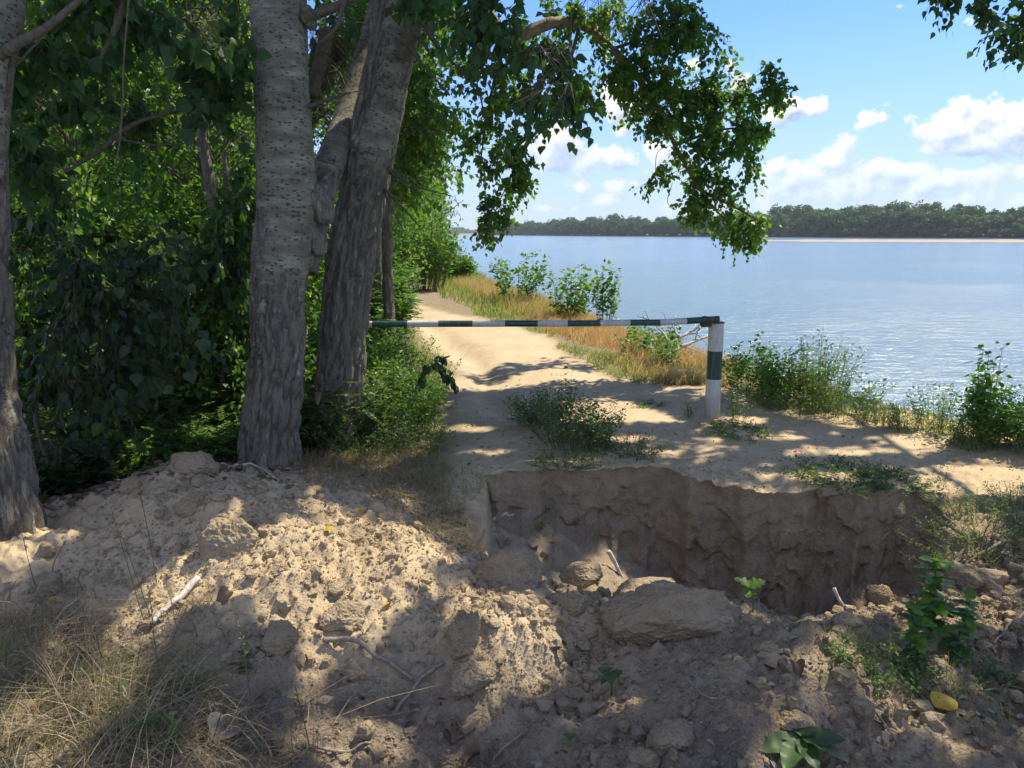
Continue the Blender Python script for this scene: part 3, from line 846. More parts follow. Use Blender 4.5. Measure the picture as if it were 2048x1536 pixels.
# burl and branch collars
for (px, py, D, r_) in [(640, 408, 5.42, 30), (630, 480, 5.44, 24), (617, 34, 5.52, 17), (608, 222, 5.46, 11)]:
    bm_ = MB(); c = P(px, py, D) - o1; n = 40
    ph, tt = np.meshgrid(np.linspace(0, np.pi, 28), np.linspace(0, 2 * np.pi, n, endpoint=False), indexing='ij')
    d = np.stack([np.sin(ph) * np.cos(tt), np.sin(ph) * np.sin(tt), np.cos(ph)], -1).reshape(-1, 3)
    rr = r_ / F * D * (1 + .45 * fbm(d[:, 0] * 2 + px, d[:, 1] * 2, d[:, 2] * 2, 4) - .10 * np.abs(fbm(d[:, 0] * 7, d[:, 1] * 7, d[:, 2] * 3, 3))) * .9
    v = c + d * rr[:, None] * np.array([.85, .8, 1.5]); v[:, 0] -= .25 * (v[:, 2] - c[2])
    i = np.arange(27)[:, None] * n; j = np.arange(n)[None]; k = (j + 1) % n
    bm_.add(v, np.stack([i + j, i + k, i + n + k, i + n + j], -1).reshape(-1, 4), .9)
    bo = bm_.build('burl', M['bark'], t1)
    a_ = bo.data.attributes.new('bark_uv', 'FLOAT_VECTOR', 'POINT'); a_.data.foreach_set('vector', v.astype(np.float32).ravel())


def bough(parent, lines, mat='branch', name='bough', sides=9, rel=None):
    """bare limbs; each its own part"""
    for ln in lines:
        pts = np.array([P(a, b, D) for a, b, D, w in ln]); 
        if rel is not None: pts = pts - rel
        n = 14 * len(ln); c = catmull(pts, n); c = c + .0015 * rvec(n)
        r = np.interp(np.linspace(0, 1, n), np.linspace(0, 1, len(ln)), [w / 2 / F * D for a, b, D, w in ln])
        v, f = tube(c, r, sides); m_ = MB(); m_.add(v, f); m_.build(name, M[mat], parent)


bough(t1, [[(606, 36, 5.5, 24), (650, 22, 5.5, 18), (720, -10, 5.45, 14), (800, -60, 5.4, 10)], [(604, 218, 5.45, 12), (640, 205, 5.4, 7), (700, 185, 5.3, 4)],
           [(690, 0, 5.4, 9), (672, 55, 5.35, 6), (640, 85, 5.3, 3)], [(655, 60, 6.0, 30), (640, 130, 6.0, 26), (622, 190, 5.9, 24)]], rel=o1)

# --- the dark leaning poplar
t2 = empty('poplar_tree', G(680, 830), 'dark furrowed poplar trunk leaning right beside the end of the striped bar', 'tree')
o2 = np.array(t2.location)
L2 = [(678, 780, 6.15, 55), (684, 700, 6.16, 53), (692, 600, 6.18, 51), (704, 500, 6.2, 52), (722, 400, 6.22, 50), (742, 300, 6.25, 50), (762, 200, 6.3, 47), (782, 100, 6.35, 48), (802, 0, 6.4, 50), (840, -180, 6.5, 46), (900, -500, 6.8, 36), (1010, -1000, 7.2, 22)]
b2 = P(674, 850, 6.15) - o2; b2[2] = -.12
pts = [b2] + [P(a, b, D) - o2 for a, b, D, w in L2]; rd = [.215] + [.91 * w / F * D for a, b, D, w in L2]
trunk_mesh(pts, rd, [(0, 1.0), (.1, .85), (.2, .95), (.3, .85), (.36, 1.0), (.42, .95), (.52, .5), (.58, .75), (1, .3)], 'trunk', t2, 130, 520, 11.0, .1, white=((.93, -.35, 0), .5))
bough(t2, [[(806, 120, 6.15, 30), (826, 50, 6.1, 34), (848, -20, 6.1, 36), (880, -200, 6.1, 30)],
           [(770, 340, 6.2, 7), (830, 372, 6.1, 4), (905, 392, 6.0, 2)], [(768, 330, 6.2, 6), (800, 350, 6.1, 3), (850, 365, 6.0, 2)], [(766, 375, 6.2, 7), (800, 410, 6.1, 5), (842, 455, 6.0, 2)], [(766, 378, 6.2, 5), (785, 420, 6.1, 4), (812, 470, 6.05, 2)],
           [(770, 325, 6.2, 5), (790, 352, 6.1, 3), (835, 390, 6.05, 2)],
           [(826, 60, 6.1, 16), (850, 90, 6.0, 6), (872, 130, 5.9, 3)], [(820, 90, 6.1, 12), (845, 130, 6.0, 5), (900, 190, 5.9, 3)], [(838, 30, 6.1, 12), (880, 100, 5.9, 6), (950, 170, 5.7, 4), (970, 235, 5.6, 3)]], rel=o2)

# --- the tree cut by the left edge of the picture
t3 = empty('poplar_tree', P(-10, 1090, 4.0), 'grey furrowed poplar trunk cut off by the left edge of the photo', 'tree')
t3.location[2] = float(h_full(np.array([t3.location[0]]), np.array([t3.location[1]]))[0])
o3 = np.array(t3.location)
L3 = [(-12, 1000, 4.0, 82), (-38, 850, 4.0, 80), (-58, 700, 4.02, 74), (-68, 500, 4.05, 70), (-72, 330, 4.1, 72), (-66, 250, 4.1, 70), (-60, 120, 4.15, 72), (-44, 0, 4.2, 75), (-20, -300, 4.4, 66), (40, -900, 4.8, 48)]
b3 = P(-2, 1120, 4.0) - o3; b3[2] = -.12
trunk_mesh([b3] + [P(a, b, D) - o3 for a, b, D, w in L3], [.26] + [w / F * D for a, b, D, w in L3], [(0, 1.1), (.3, .9), (.4, .7), (.5, .3), (.6, .1), (1, 0)], 'trunk', t3, 120, 400, 23.0, .02)
bough(t3, [[(0, 110, 4.1, 22), (40, 85, 4.1, 20), (100, 50, 4.2, 14), (170, -10, 4.3, 12)], [(0, 250, 4.1, 10), (20, 140, 4.15, 6), (26, 20, 4.2, 5)], [(14, 150, 4.2, 6), (60, 100, 4.3, 5), (110, 45, 4.4, 3)],
           [(240, -10, 4.6, 16), (236, 40, 4.6, 14), (215, 90, 4.6, 9), (193, 130, 4.6, 5)], [(258, -10, 4.4, 4), (248, 120, 4.4, 3), (243, 240, 4.4, 5), (232, 340, 4.4, 2)]], rel=o3)

# --- crowns. Each is leaves + boughs under its own tree
def crown_objects(tree, leaf_mb, wood_mb, leafmat, origin, name='crown'):
    for mb_, nm, mt in ((leaf_mb, name, leafmat), (wood_mb, 'twigs', M['branch'])):
        if mb_.n == 0: continue
        mb_.v = [q - origin for q in mb_.v]
        mb_.build(nm, mt, tree, smooth=False if nm == name else True)


def shade_canopy(n, x0, x1, y0, y1, z0, z1, hub, lm, wm, size=.135, tw=8, nl=9):
    """unseen overhead part of a crown, spread and thinned to shape the ground shade"""
    hubp = np.asarray(hub)
    limbs = []
    for k in range(9):
        e = np.array([rng.uniform(x0, x1), rng.uniform(y0, y1), rng.uniform(z0 + .5, z1)])
        mid = (hubp + e) / 2 + np.array([0, 0, .5]); limbs.append([hubp, mid, e])
        c = catmull([hubp, mid, e], 14)
        wm.add(*tube(c, np.linspace(.09, .02, 14), 6))
    c = np.stack([rng.uniform(x0, x1, n), rng.uniform(y0, y1, n), rng.uniform(z0, z1, n)], -1)
    g = c - SUN[None] * (c[:, 2] / SUN[2])[:, None]
    for q in c:
        pass
    L = np.vstack([catmull(l, 20) for l in limbs])
    dd = np.linalg.norm(c[:, None] - L[None], axis=2); st_ = L[dd.argmin(1)]
    f = np.minimum(1, 1.4 / np.maximum(dd.min(1), .01))[:, None]; st2 = c - (c - st_) * f
    v, q_ = many_twigs(st2, c, -.1, .009, 3, 3)
    keepw = shade_keep(c)
    v = v.reshape(n, -1, 3)[keepw].reshape(-1, 3); k_ = int(keepw.sum()); q_ = q_.reshape(n, -1, 4)[:k_].reshape(-1, 4)
    wm.add(v, q_)
    S = np.repeat(c, tw, 0) + rvec(n * tw, .12); Dv = rvec(n * tw)
    leafy_twigs(lm, None, S, Dv, .35, nl, size, 'simple', shade_keep, .2, .3, flat=.6)


# crown of the dark poplar: overhead part shaped for shade + the bough that hangs over the river
lm, wm = MB(), MB()
h2 = P(1010, -1000, 7.2)
shade_canopy(720, -1.2, 3.8, 4.6, 12.5, 5.3, 8.2, h2 - np.array([.3, 0, 1.6]), lm, wm)
crown_objects(t2, lm, wm, M['poplar'], o2, 'shade_crown')
lm, wm = MB(), MB()
limbA = px_line([(870, -300, 7.4), (930, -60, 8.0), (1010, 72, 8.6), (1100, 46, 8.9), (1160, 50, 9.1), (1225, 98, 9.3), (1300, 190, 9.4), (1350, 290, 9.4), (1400, 380, 9.4), (1450, 440, 9.4)])
limbs = [limbA, px_line([(1225, 98, 9.3), (1330, 60, 9.4), (1380, 10, 9.4)]), px_line([(1300, 190, 9.4), (1420, 210, 9.3), (1540, 175, 9.2)]), px_line([(1350, 290, 9.4), (1440, 260, 9.3), (1520, 255, 9.3)]),
         px_line([(1160, 50, 9.1), (1120, 180, 9.0), (1050, 300, 8.9), (1000, 400, 8.9)]), px_line([(1010, 72, 8.6), (980, 200, 8.7), (960, 330, 8.7)]), px_line([(1400, 380, 9.4), (1480, 420, 9.3), (1530, 450, 9.3)])]
blobs = [  # px, py, D, rx, ry, depth, n
    (1330, 50, 9.4, 75, 60, .5, 34), (1210, 20, 9.2, 60, 50, .5, 18), (1290, 130, 9.4, 75, 60, .45, 34), (1130, 30, 9, 80, 45, .5, 18), (1385, 40, 9.4, 24, 50, .3, 8),
    (1210, 150, 9.2, 65, 50, .4, 16), (1180, 205, 9.2, 32, 14, .2, 4), (1120, 130, 9.0, 60, 80, .5, 14), (1395, 150, 9.4, 50, 60, .35, 18), (1440, 95, 9.4, 16, 22, .2, 3),
    (1330, 200, 9.4, 60, 55, .4, 24), (1290, 245, 9.4, 30, 32, .3, 8), (1430, 180, 9.3, 50, 35, .3, 13), (1510, 180, 9.2, 55, 32, .25, 14), (1545, 155, 9.2, 22, 20, .15, 4), (1555, 175, 9.2, 18, 14, .15, 3),
    (1400, 250, 9.4, 55, 40, .35, 18), (1480, 245, 9.3, 52, 34, .3, 14), (1515, 262, 9.3, 30, 30, .2, 7), (1395, 320, 9.4, 48, 40, .3, 16), (1460, 320, 9.3, 36, 32, .3, 9), (1515, 345, 9.3, 20, 24, .15, 4),
    (1385, 380, 9.4, 32, 30, .25, 8), (1430, 400, 9.4, 34, 34, .25, 9), (1460, 440, 9.4, 40, 30, .25, 10), (1515, 438, 9.3, 28, 20, .2, 6), (1490, 480, 9.4, 34, 22, .2, 7), (1380, 425, 9.4, 20, 22, .15, 3), (1312, 358, 9.4, 22, 20, .15, 3),
    # mass to the left, hanging before the shore trees
    (1040, 120, 8.8, 70, 90, .6, 24), (960, 120, 8.7, 70, 110, .6, 26), (1010, 240, 8.9, 60, 60, .4, 22), (960, 300, 8.9, 50, 70, .4, 18), (1035, 300, 8.9, 36, 45, .3, 11), (1000, 370, 8.9, 52, 45, .3, 16), (1050, 350, 8.9, 22, 30, .2, 5),
    (960, 420, 8.9, 20, 34, .2, 5), (1010, 420, 8.9, 24, 34, .2, 6), (975, 455, 8.9, 12, 14, .1, 2), (900, 60, 8.5, 60, 80, .5, 12), (1090, 215, 9, 40, 30, .3, 6), (1140, 190, 9, 30, 24, .2, 5)]
blobs = [(*b[:6], max(2, int(b[6] * (.60 if b[0] > 1160 else .42)))) for b in blobs]
crown(limbs, blobs, lm, wm, .064, nleaf=9, tw_len=.20, tw_per=8, droop=.45, hang=.7, br=.008)
crown_objects(t2, lm, wm, M['poplar'], o2, 'hanging_crown')
c = catmull(limbA, 60); v, f = tube(c, np.interp(np.linspace(0, 1, 60), [0, .25, .45, .7, 1], [.10, .075, .05, .028, .008]), 10)
v[:-2] += .012 * rvec(len(v) - 2) * .5; m_ = MB(); m_.add(v - o2, f); m_.build('bough', M['limb'], t2)
for l in limbs[1:]:
    c = catmull(l, 20); v, f = tube(c, np.linspace(.022, .006, 20), 6); m_ = MB(); m_.add(v - o2, f); m_.build('bough', M['branch'], t2)
for l in ([(1342, 290, 9.4), (1315, 305, 9.4), (1310, 350, 9.4)], [(1345, 365, 9.4), (1335, 400, 9.4), (1342, 415, 9.4), (1352, 420, 9.4)]):
    c = catmull(px_line(l), 16); v, f = tube(c, .004, 5); m_ = MB(); m_.add(v - o2, f); m_.build('bough', M['branch'], t2)
# nearer dark leaves above the track
lm, wm = MB(), MB()
limbs = [px_line([(840, -300, 5.6), (930, -80, 5.3), (1040, 40, 5.2), (1130, 150, 5.2)]), px_line([(930, -80, 5.3), (1000, -40, 5.1), (1250, -60, 5.0), (1290, -10, 5.0)])]
crown(limbs, [(990, 60, 5.3, 70, 80, .3, 6), (1070, 130, 5.2, 55, 60, .3, 8), (1110, 60, 5.2, 60, 50, .3, 5), (940, 30, 5.4, 50, 60, .3, 4), (1140, 170, 5.2, 22, 24, .2, 4), (1040, 200, 5.2, 26, 24, .2, 3), (1230, -10, 5.1, 70, 24, .2, 7), (1270, 12, 5.1, 30, 20, .2, 3), (800, -10, 5.6, 50, 30, .3, 5)],
      lm, wm, .075, nleaf=7, tw_len=.2, tw_per=6, droop=.5, hang=1.1, br=.006, keep=sun_keep)
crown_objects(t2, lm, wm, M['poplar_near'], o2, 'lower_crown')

# crown of the pale poplar
lm, wm = MB(), MB()
shade_canopy(340, -4.5, 1.5, 6.0, 12.5, 5.4, 8.0, P(600, -1100, 6.2) - np.array([0, 0, 1.2]), lm, wm)
limbs = [px_line([(560, -200, 5.7), (500, -80, 5.9), (420, -20, 6.2), (330, 60, 6.4)]), px_line([(600, 0, 6.0), (640, 100, 6.6), (660, 220, 6.9)])]
crown(limbs, [(470, 250, 7.2, 60, 200, .6, 18), (440, 60, 6.8, 90, 90, .6, 14), (655, 150, 6.9, 45, 130, .5, 26), (690, 60, 6.9, 60, 70, .5, 18), (660, 60, 7.2, 50, 60, .4, 14)], lm, wm, .10, 'oval', nleaf=7, tw_len=.3, tw_per=7, droop=.6, hang=1.3, br=.007, keep=sun_keep)
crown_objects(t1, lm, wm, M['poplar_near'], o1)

# crown of the left tree: overhead part shaped for shade, and big shaded leaves close by
lm, wm = MB(), MB()
shade_canopy(400, -5.0, 0.5, 3.6, 8.5, 5.0, 7.4, P(40, -900, 4.8) - np.array([0, 0, .8]), lm, wm)
crown_objects(t3, lm, wm, M['poplar'], o3, 'shade_crown')
lm, wm = MB(), MB()
limbs = [px_line([(-70, 300, 4.1), (60, 260, 4.6), (200, 330, 5.0), (420, 215, 5.4)]), px_line([(-60, 120, 4.1), (60, 60, 4.5), (200, -40, 4.8)]), px_line([(130, 340, 4.9), (200, 300, 5.0), (250, 245, 5.1), (300, 235, 5.2), (430, 210, 5.3)])]
crown(limbs, [(90, 130, 4.9, 120, 90, .4, 8), (150, 30, 4.9, 160, 60, .4, 9), (330, 60, 5.2, 120, 60, .4, 5), (60, 300, 4.8, 80, 60, .3, 5), (280, 200, 5.3, 120, 60, .4, 4), (440, 130, 5.4, 40, 100, .3, 6)],
      lm, wm, .095, nleaf=7, tw_len=.22, tw_per=6, droop=.5, hang=1.1, br=.006)
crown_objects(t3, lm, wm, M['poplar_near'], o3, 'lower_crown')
bough(t3, [[(128, 345, 4.9, 5), (200, 300, 5.0, 10), (245, 262, 5.05, 9), (300, 236, 5.1, 7), (420, 210, 5.3, 4)], [(245, 280, 5.05, 6), (310, 290, 5.1, 4), (400, 285, 5.1, 3)]], rel=o3)

# --- the poplar off to the right whose branch tips show in the top right corner
t4 = empty('poplar_tree', on_ground(6.4, 3.2), 'poplar whose few dark leaves hang into the top right corner', 'tree')
o4 = np.array(t4.location)
lm, wm = MB(), MB()
trunk_mesh([(0, 0, -.1), (.05, 0, 1.5), (0, .1, 3), (-.1, .2, 5), (-.2, .4, 7.5)], [.27, .24, .22, .19, .12], [(0, 1), (.4, .6), (.7, .1), (1, 0)], 'trunk', t4, 60, 160, 31, .15)
shade_canopy(1050, 2.6, 9.6, 3.8, 11.3, 5.1, 7.8, o4 + np.array([-.15, .3, 6.0]), lm, wm)
crown_objects(t4, lm, wm, M['poplar'], o4, 'shade_crown')
lm, wm = MB(), MB()
limbs = [px_line([(2150, -260, 5.6), (2080, -40, 5.5), (2040, 70, 5.5)]), px_line([(2080, -120, 5.5), (1960, -40, 5.4), (1890, -10, 5.4)])]
crown(limbs, [(2045, 60, 5.5, 18, 50, .2, 6), (1975, 20, 5.5, 28, 36, .2, 4), (2000, 55, 5.5, 22, 14, .1, 2), (1905, -12, 5.4, 34, 14, .15, 3), (2070, -10, 5.5, 50, 40, .3, 6)], lm, wm, .052, nleaf=8, tw_len=.13, tw_per=5, droop=.5, hang=1.0, br=.005)
crown_objects(t4, lm, wm, M['poplar_near'], o4, 'lower_crown')

# ---------------------------------------------------------------- generic trees and bushes (built once each, then copied)
def proto_tree(name, H, rad, z0, nb, size, leafm, twl=.4, tw_per=7, nleaf=9, kind='simple', lean=0.0, tr=.09, barkrough=.8):
    root = empty(name, (0, 0, 0))
    pts = [(0, 0, -.1), (lean * .2, .05, H * .3), (lean * .6, -.05, H * .6), (lean, 0, H * .95)]
    trunk_mesh(pts, [tr * 1.3, tr, tr * .7, tr * .2], [(0, barkrough), (1, barkrough - .5)], 'trunk', root, 20, 50, random.random() * 50, .2)
    lm, wm = MB(), MB()
    c = catmull(pts, 40)
    n = nb
    zz = rng.uniform(z0, H, n); th = rng.uniform(0, 2 * np.pi, n)
    prof = np.interp((zz - z0) / (H - z0), [0, .15, .5, .85, 1.05], [.65, .9, 1, .7, .15])
    rr = rad * prof * rng.uniform(.45, 1.05, n) * (1 + .25 * np.sin(th * 3 + zz))
    ends = np.stack([rr * np.cos(th) + lean * zz / H, rr * np.sin(th), zz], -1)
    sz = np.clip(zz - rr * .55, .2, H * .95); k = np.clip((sz / H * 40).astype(int), 0, 39); st_ = c[k]
    v, q_ = many_twigs(st_, ends, -.2, .022, 4, 4); wm.add(v, q_)
    t = rng.uniform(.45, 1.0, (n, tw_per)); S = st_[:, None] * (1 - t)[..., None] + ends[:, None] * t[..., None]
    D0 = unit(ends - st_)[:, None] * .5 + rng.normal(size=(n, tw_per, 3)) * .9
    leafy_twigs(lm, None, S.reshape(-1, 3), D0.reshape(-1, 3), twl, nleaf, size, kind, None, .35, .6)
    lm.build('crown', leafm, root, smooth=False); wm.build('branches', M['branch'], root)
    return root


def copy_thing(src, loc, rz=0, s=1.0, label=None, group=None, cat=None):
    c = src.copy(); COL.objects.link(c); c.location = loc; c.rotation_euler = (0, 0, rz); c.scale = (s, s, s)
    for ch in src.children:
        d = ch.copy(); COL.objects.link(d); d.parent = c
        for g in ch.children:
            e = g.copy(); COL.objects.link(e); e.parent = d
    return tag(c, label, cat, group)


protos = [proto_tree('woodland_tree', 9.5, 2.3, .8, 150, .125, M['bright'], .45, 8, 10),
          proto_tree('woodland_tree', 8.0, 2.1, .5, 150, .11, M['poplar'], .4, 9, 10),
          proto_tree('woodland_tree', 10.5, 2.6, 1.6, 170, .13, M['bright'], .5, 8, 10)]
bush = proto_tree('woodland_shrub', 2.6, 1.25, .1, 100, .085, M['bright'], .3, 8, 9, tr=.03)
bushd = proto_tree('woodland_shrub', 2.3, 1.2, .1, 95, .095, M['weed_dark'], .3, 8, 9, tr=.03)
used = set()


def put(src, loc, rz, s, label, group=None, cat='tree'):
    if src.name not in used:
        used.add(src.name); src.location = loc; src.rotation_euler[2] = rz; src.scale = (s, s, s)
        return tag(src, label, cat, group)
    return copy_thing(src, loc, rz, s, label, group, cat)


# shore trees lining the far part of the track (right edge of the wood)
shore = [(-2.7, 12.5, 1, .75), (-3.0, 17, 1, .95), (-3.1, 23, 0, 1.0), (-4.3, 29, 1, 1.1), (-4.6, 36, 2, 1.0), (-5.6, 45, 1, 1.2), (-6.2, 56, 0, 1.3), (-7.8, 70, 1, 1.4)]
for k, (x, y, p_, s_) in enumerate(shore):
    if k == 0: continue
    put(protos[p_], on_ground(x - .5, y), k * 2.1, s_, 'green tree on the left side of the sandy track, ' + ['', 'nearest of the row', 'second of the row', 'third of the row', 'fourth of the row', 'fifth of the row', 'last but one of the row', 'farthest of the row'][k], 'trees lining the track')
wood = []
for row, (D, n) in enumerate([(9.5, 4), (13, 5), (19, 6), (28, 8), (40, 10)]):
    for k in range(n):
        a = -.95 + (.95 - .26) * (k + .5 * (row % 2) + .15) / n + random.uniform(-.02, .02)
        wood.append((a * D, D + random.uniform(-.6, .6), random.randrange(3), random.uniform(.88, 1.12) * {9.5: .60, 13: .72, 19: .95, 28: 1.25, 40: 1.6}[D]))
for k, (x, y, p_, s_) in enumerate(wood):
    if x > -2.3 - (y - 8) * .12: continue
    put(protos[p_], on_ground(x, y), k * 1.7, s_, 'leafy tree in the thick wood left of the track', 'trees of the wood on the left')
for k in range(26):
    D = random.choice([6.8, 7.6, 9, 11.5, 15]); a = random.uniform(-.85, -.30)
    x = a * D
    if x > -1.9 and D < 9: x = -2.2 - random.random()
    put(random.choice([bush, bushd]), on_ground(x, D), k * 2.3, random.uniform(.55, .95), 'low leafy shrub in the shade under the wood', 'undergrowth shrubs under the wood', 'shrub')
# ---------------------------------------------------------------- far bank
mb = MB()
fb = [(-330, 2600), (-60, 1500), (30, 1150), (130, 900), (240, 700), (330, 560), (420, 470), (640, 420), (1400, 380)]
fbc = catmull([(a, b, 0) for a, b in fb], 120)[:, :2]
nv = []
for k, (x, y) in enumerate(fbc):
    for off, z in ((0, WATER_Z - .6), (3, WATER_Z + .5), (10, WATER_Z + 1.6), (60, WATER_Z + 2.2), (900, WATER_Z + 3)):
        nv.append((x + off * .45 + 2 * math.sin(k * 1.3), y + off, z))
nv = np.array(nv); i = np.arange(119)[:, None] * 5; j = np.arange(4)[None]
mb.add(nv, np.stack([i + j, i + 5 + j, i + 6 + j, i + 1 + j], -1).reshape(-1, 4))
fbk = mb.build('far_bank', M['soil']); tag(fbk, kind='structure')
a_ = fbk.data.attributes.new('ground', 'FLOAT_VECTOR', 'POINT'); a_.data.foreach_set('vector', np.tile([.5, .3, .3], (len(nv), 1)).astype(np.float32).ravel())

# sandbar: a long low tongue of sand before the right part of the far bank
mb = MB(); c0 = PZ(1500, 481, WATER_Z); c1 = PZ(2100, 484, WATER_Z); c2 = PZ(2600, 487, WATER_Z)
nv = []
for k in range(120):
    t = k / 119; px = 1500 + 1100 * t; w = min(1, t * 5)
    for o_, z in ((-1, -.3), (-.55, .12), (0, .32), (.55, .12), (1, -.3)):
        py = 481 + 1.5 * t - o_ * (1.2 + 2.6 * w + .4 * math.sin(k * .6))
        c = PZ(px, py, WATER_Z); nv.append((c[0], c[1], WATER_Z + z * (.3 + .7 * w) + .04 * math.sin(k * .7)))
nv = np.array(nv); i = np.arange(119)[:, None] * 5; j = np.arange(4)[None]
mb.add(nv, np.stack([i + j, i + 5 + j, i + 6 + j, i + 1 + j], -1).reshape(-1, 4))
sb = mb.build('sandbar', M['soil']); tag(sb, kind='structure')
a_ = sb.data.attributes.new('ground', 'FLOAT_VECTOR', 'POINT'); a_.data.foreach_set('vector', np.tile([.45, .15, 0], (len(nv), 1)).astype(np.float32).ravel())

# trees of the far bank: clumped crowns on short trunks, five forms, copied one by one
def far_tree(H, W_):
    mb = MB(); n = 84
    c = unit(rvec(n)) * rng.random((n, 1)) ** .33 * np.array([W_, W_, H * .40]) * np.array([1.05, 1.05, 1]) + np.array([0, 0, H * .45])
    rad = rng.uniform(1.6, 3.4, n)
    m = 46; d = unit(rng.normal(size=(n, m, 3)))
    pos = (c[:, None] + d * rad[:, None, None] * rng.uniform(.7, 1.05, (n, m, 1)) * np.array([1, 1, .8])).reshape(-1, 3)
    nrm = d.reshape(-1, 3) + rvec(n * m, .45)
    put_leaves(mb, pos, np.cross(nrm, rvec(n * m)), nrm, rng.uniform(1.0, 2.1, n * m), 'simple', np.repeat(rng.random(n), m) * .7 + rng.random(n * m) * .3)
    root = empty('far_tree', (0, 0, 0))
    mb.build('crown', M['far'], root, smooth=False)
    tb = MB(); tb.add(*tube(catmull([(0, 0, -1), (.4, 0, H * .3), (0, .3, H * .7)], 8), np.linspace(.45, .15, 8), 6)); tb.build('trunk', M['branch'], root)
    return root


fars = [far_tree(23, 8), far_tree(25, 9), far_tree(19, 8), far_tree(27, 9), far_tree(14, 8)]
cnt = 0
px_b = fbc
for row, (back, sp, hs) in enumerate([(2, 9.0, .46), (12, 9.5, .86), (27, 12, 1.08)]):
    seg = np.linalg.norm(np.diff(fbc, axis=0), axis=1); S_ = np.concatenate([[0], np.cumsum(seg)])
    s0 = 0
    while s0 < S_[-1]:
        x = np.interp(s0, S_, fbc[:, 0]); y = np.interp(s0, S_, fbc[:, 1])
        s0 += sp * random.uniform(.7, 1.25) * (1 + max(0, y - 600) / 700)
        if x / y > .80 or y > 1480: continue
        k = random.randrange(4) if row else random.choice([0, 2, 4, 4, 2])
        sc_ = hs * random.uniform(.9, 1.08) * (1 + .10 * math.sin(s0 / 63.0) + .06 * math.sin(s0 / 21.0)) * (1 - .10 * sst(600, 1000, y))
        loc = (x + back * .4, y + back, WATER_Z + 1.4); src = fars[k]
        if src.name not in used:
            used.add(src.name); src.location = loc; src.scale = (sc_,) * 3
            tag(src, 'rounded green tree in the wood along the far bank', 'tree', 'trees on the far bank')
        else:
            copy_thing(src, loc, random.uniform(0, 6), sc_, 'rounded green tree in the wood along the far bank', 'trees on the far bank', 'tree')
        cnt += 1
        if cnt > 290: break
# very far shore, upstream: one low wooded mass
mb = MB(); n = 3200
x = rng.uniform(-620, -20, n); y = 2600 + rng.uniform(-30, 60, n) - (x + 20) * 0
z = WATER_Z + rng.random(n) * (13 + 5 * np.sin(x / 40) + 4 * np.sin(x / 17))
put_leaves(mb, np.stack([x, y, z], -1), rvec(n), rvec(n) * .4 + np.array([0, -1, .5]), rng.uniform(6, 11, n), 'simple')
stuff(mb, 'distant_wood', M['far'], 'low hazy strip of woods at the far end of the river', 'woods', False)

# ---------------------------------------------------------------- barrier
base = G(1424, 834); D0 = base[1]
bar_ = empty('barrier', base, 'green and white striped metal barrier with one post across the sandy track', 'barrier')
ob = np.array(base)


def ring_tube(pts, rad, bands, sides=28):
    """bands: [(t0,t1,mat)] along the polyline"""
    m_ = MB(); ts = sorted(set([0.0, 1.0] + [t for b in bands for t in b[:2]])); full = []
    for a, b, mt in bands:
        t = np.linspace(a, b, max(3, int((b - a) * 60) + 2)); full.append((t, mt))
    L_ = np.asarray(pts, float); sl_ = np.concatenate([[0], np.cumsum(np.linalg.norm(np.diff(L_, axis=0), axis=1))]); sl_ /= sl_[-1]
    f = lambda t: np.stack([np.interp(t, sl_, L_[:, i]) for i in range(3)], -1)
    for k, (t, mt) in enumerate(full):
        v, q_ = tube(f(t), rad, sides, cap=False); m_.add(v, q_, 0, mt)
    for e, s_ in ((0.0, 0), (1.0, -1)):
        v, q_ = tube(f(np.array([0, 1.0])), rad, sides, cap=True)
        m_.add(v, q_[1] if s_ == 0 else q_[2], 0, 0)
    return m_


top = P(1433, 645, D0 + .0); bt = P(1423, 845, D0)
R_post = .0685
zt = [(643, 0), (700, 1), (756, 0), (850, 0)]
fr = lambda py: (py - 645) / (845 - 645)
m_ = ring_tube([top - ob, bt - ob], R_post, [(0, fr(700), 0), (fr(700), fr(756), 1), (fr(756), 1, 0)], 36)
post = m_.build('post', [M['white'], M['green']], bar_)
cp = MB(); v, f = tube([top - ob + (0, 0, -.004), top - ob + (0, 0, .006)], R_post + .003, 36); cp.add(v, f); cp.build('post_cap', M['rust'], post)
DL = 6.72
pxs = [733, 745, 815, 877, 945, 1010, 1075, 1135, 1200, 1260, 1320, 1373, 1438]
pys = [649, 648.5, 648, 647.5, 647.5, 647, 647, 647, 646.5, 645.5, 645, 642, 638]
bp_ = [P(a, b, DL + (D0 - .0 - DL) * (a - 733) / 705 - (.11 if a > 1300 else .11)) - ob for a, b in zip(pxs, pys)]
sl_ = np.concatenate([[0], np.cumsum(np.linalg.norm(np.diff(bp_, axis=0), axis=1))]); sl_ /= sl_[-1]
m_ = ring_tube(bp_, .029, [(sl_[k], sl_[k + 1], k % 2) for k in range(12)], 20)
rail = m_.build('bar', [M['white'], M['green']], bar_)
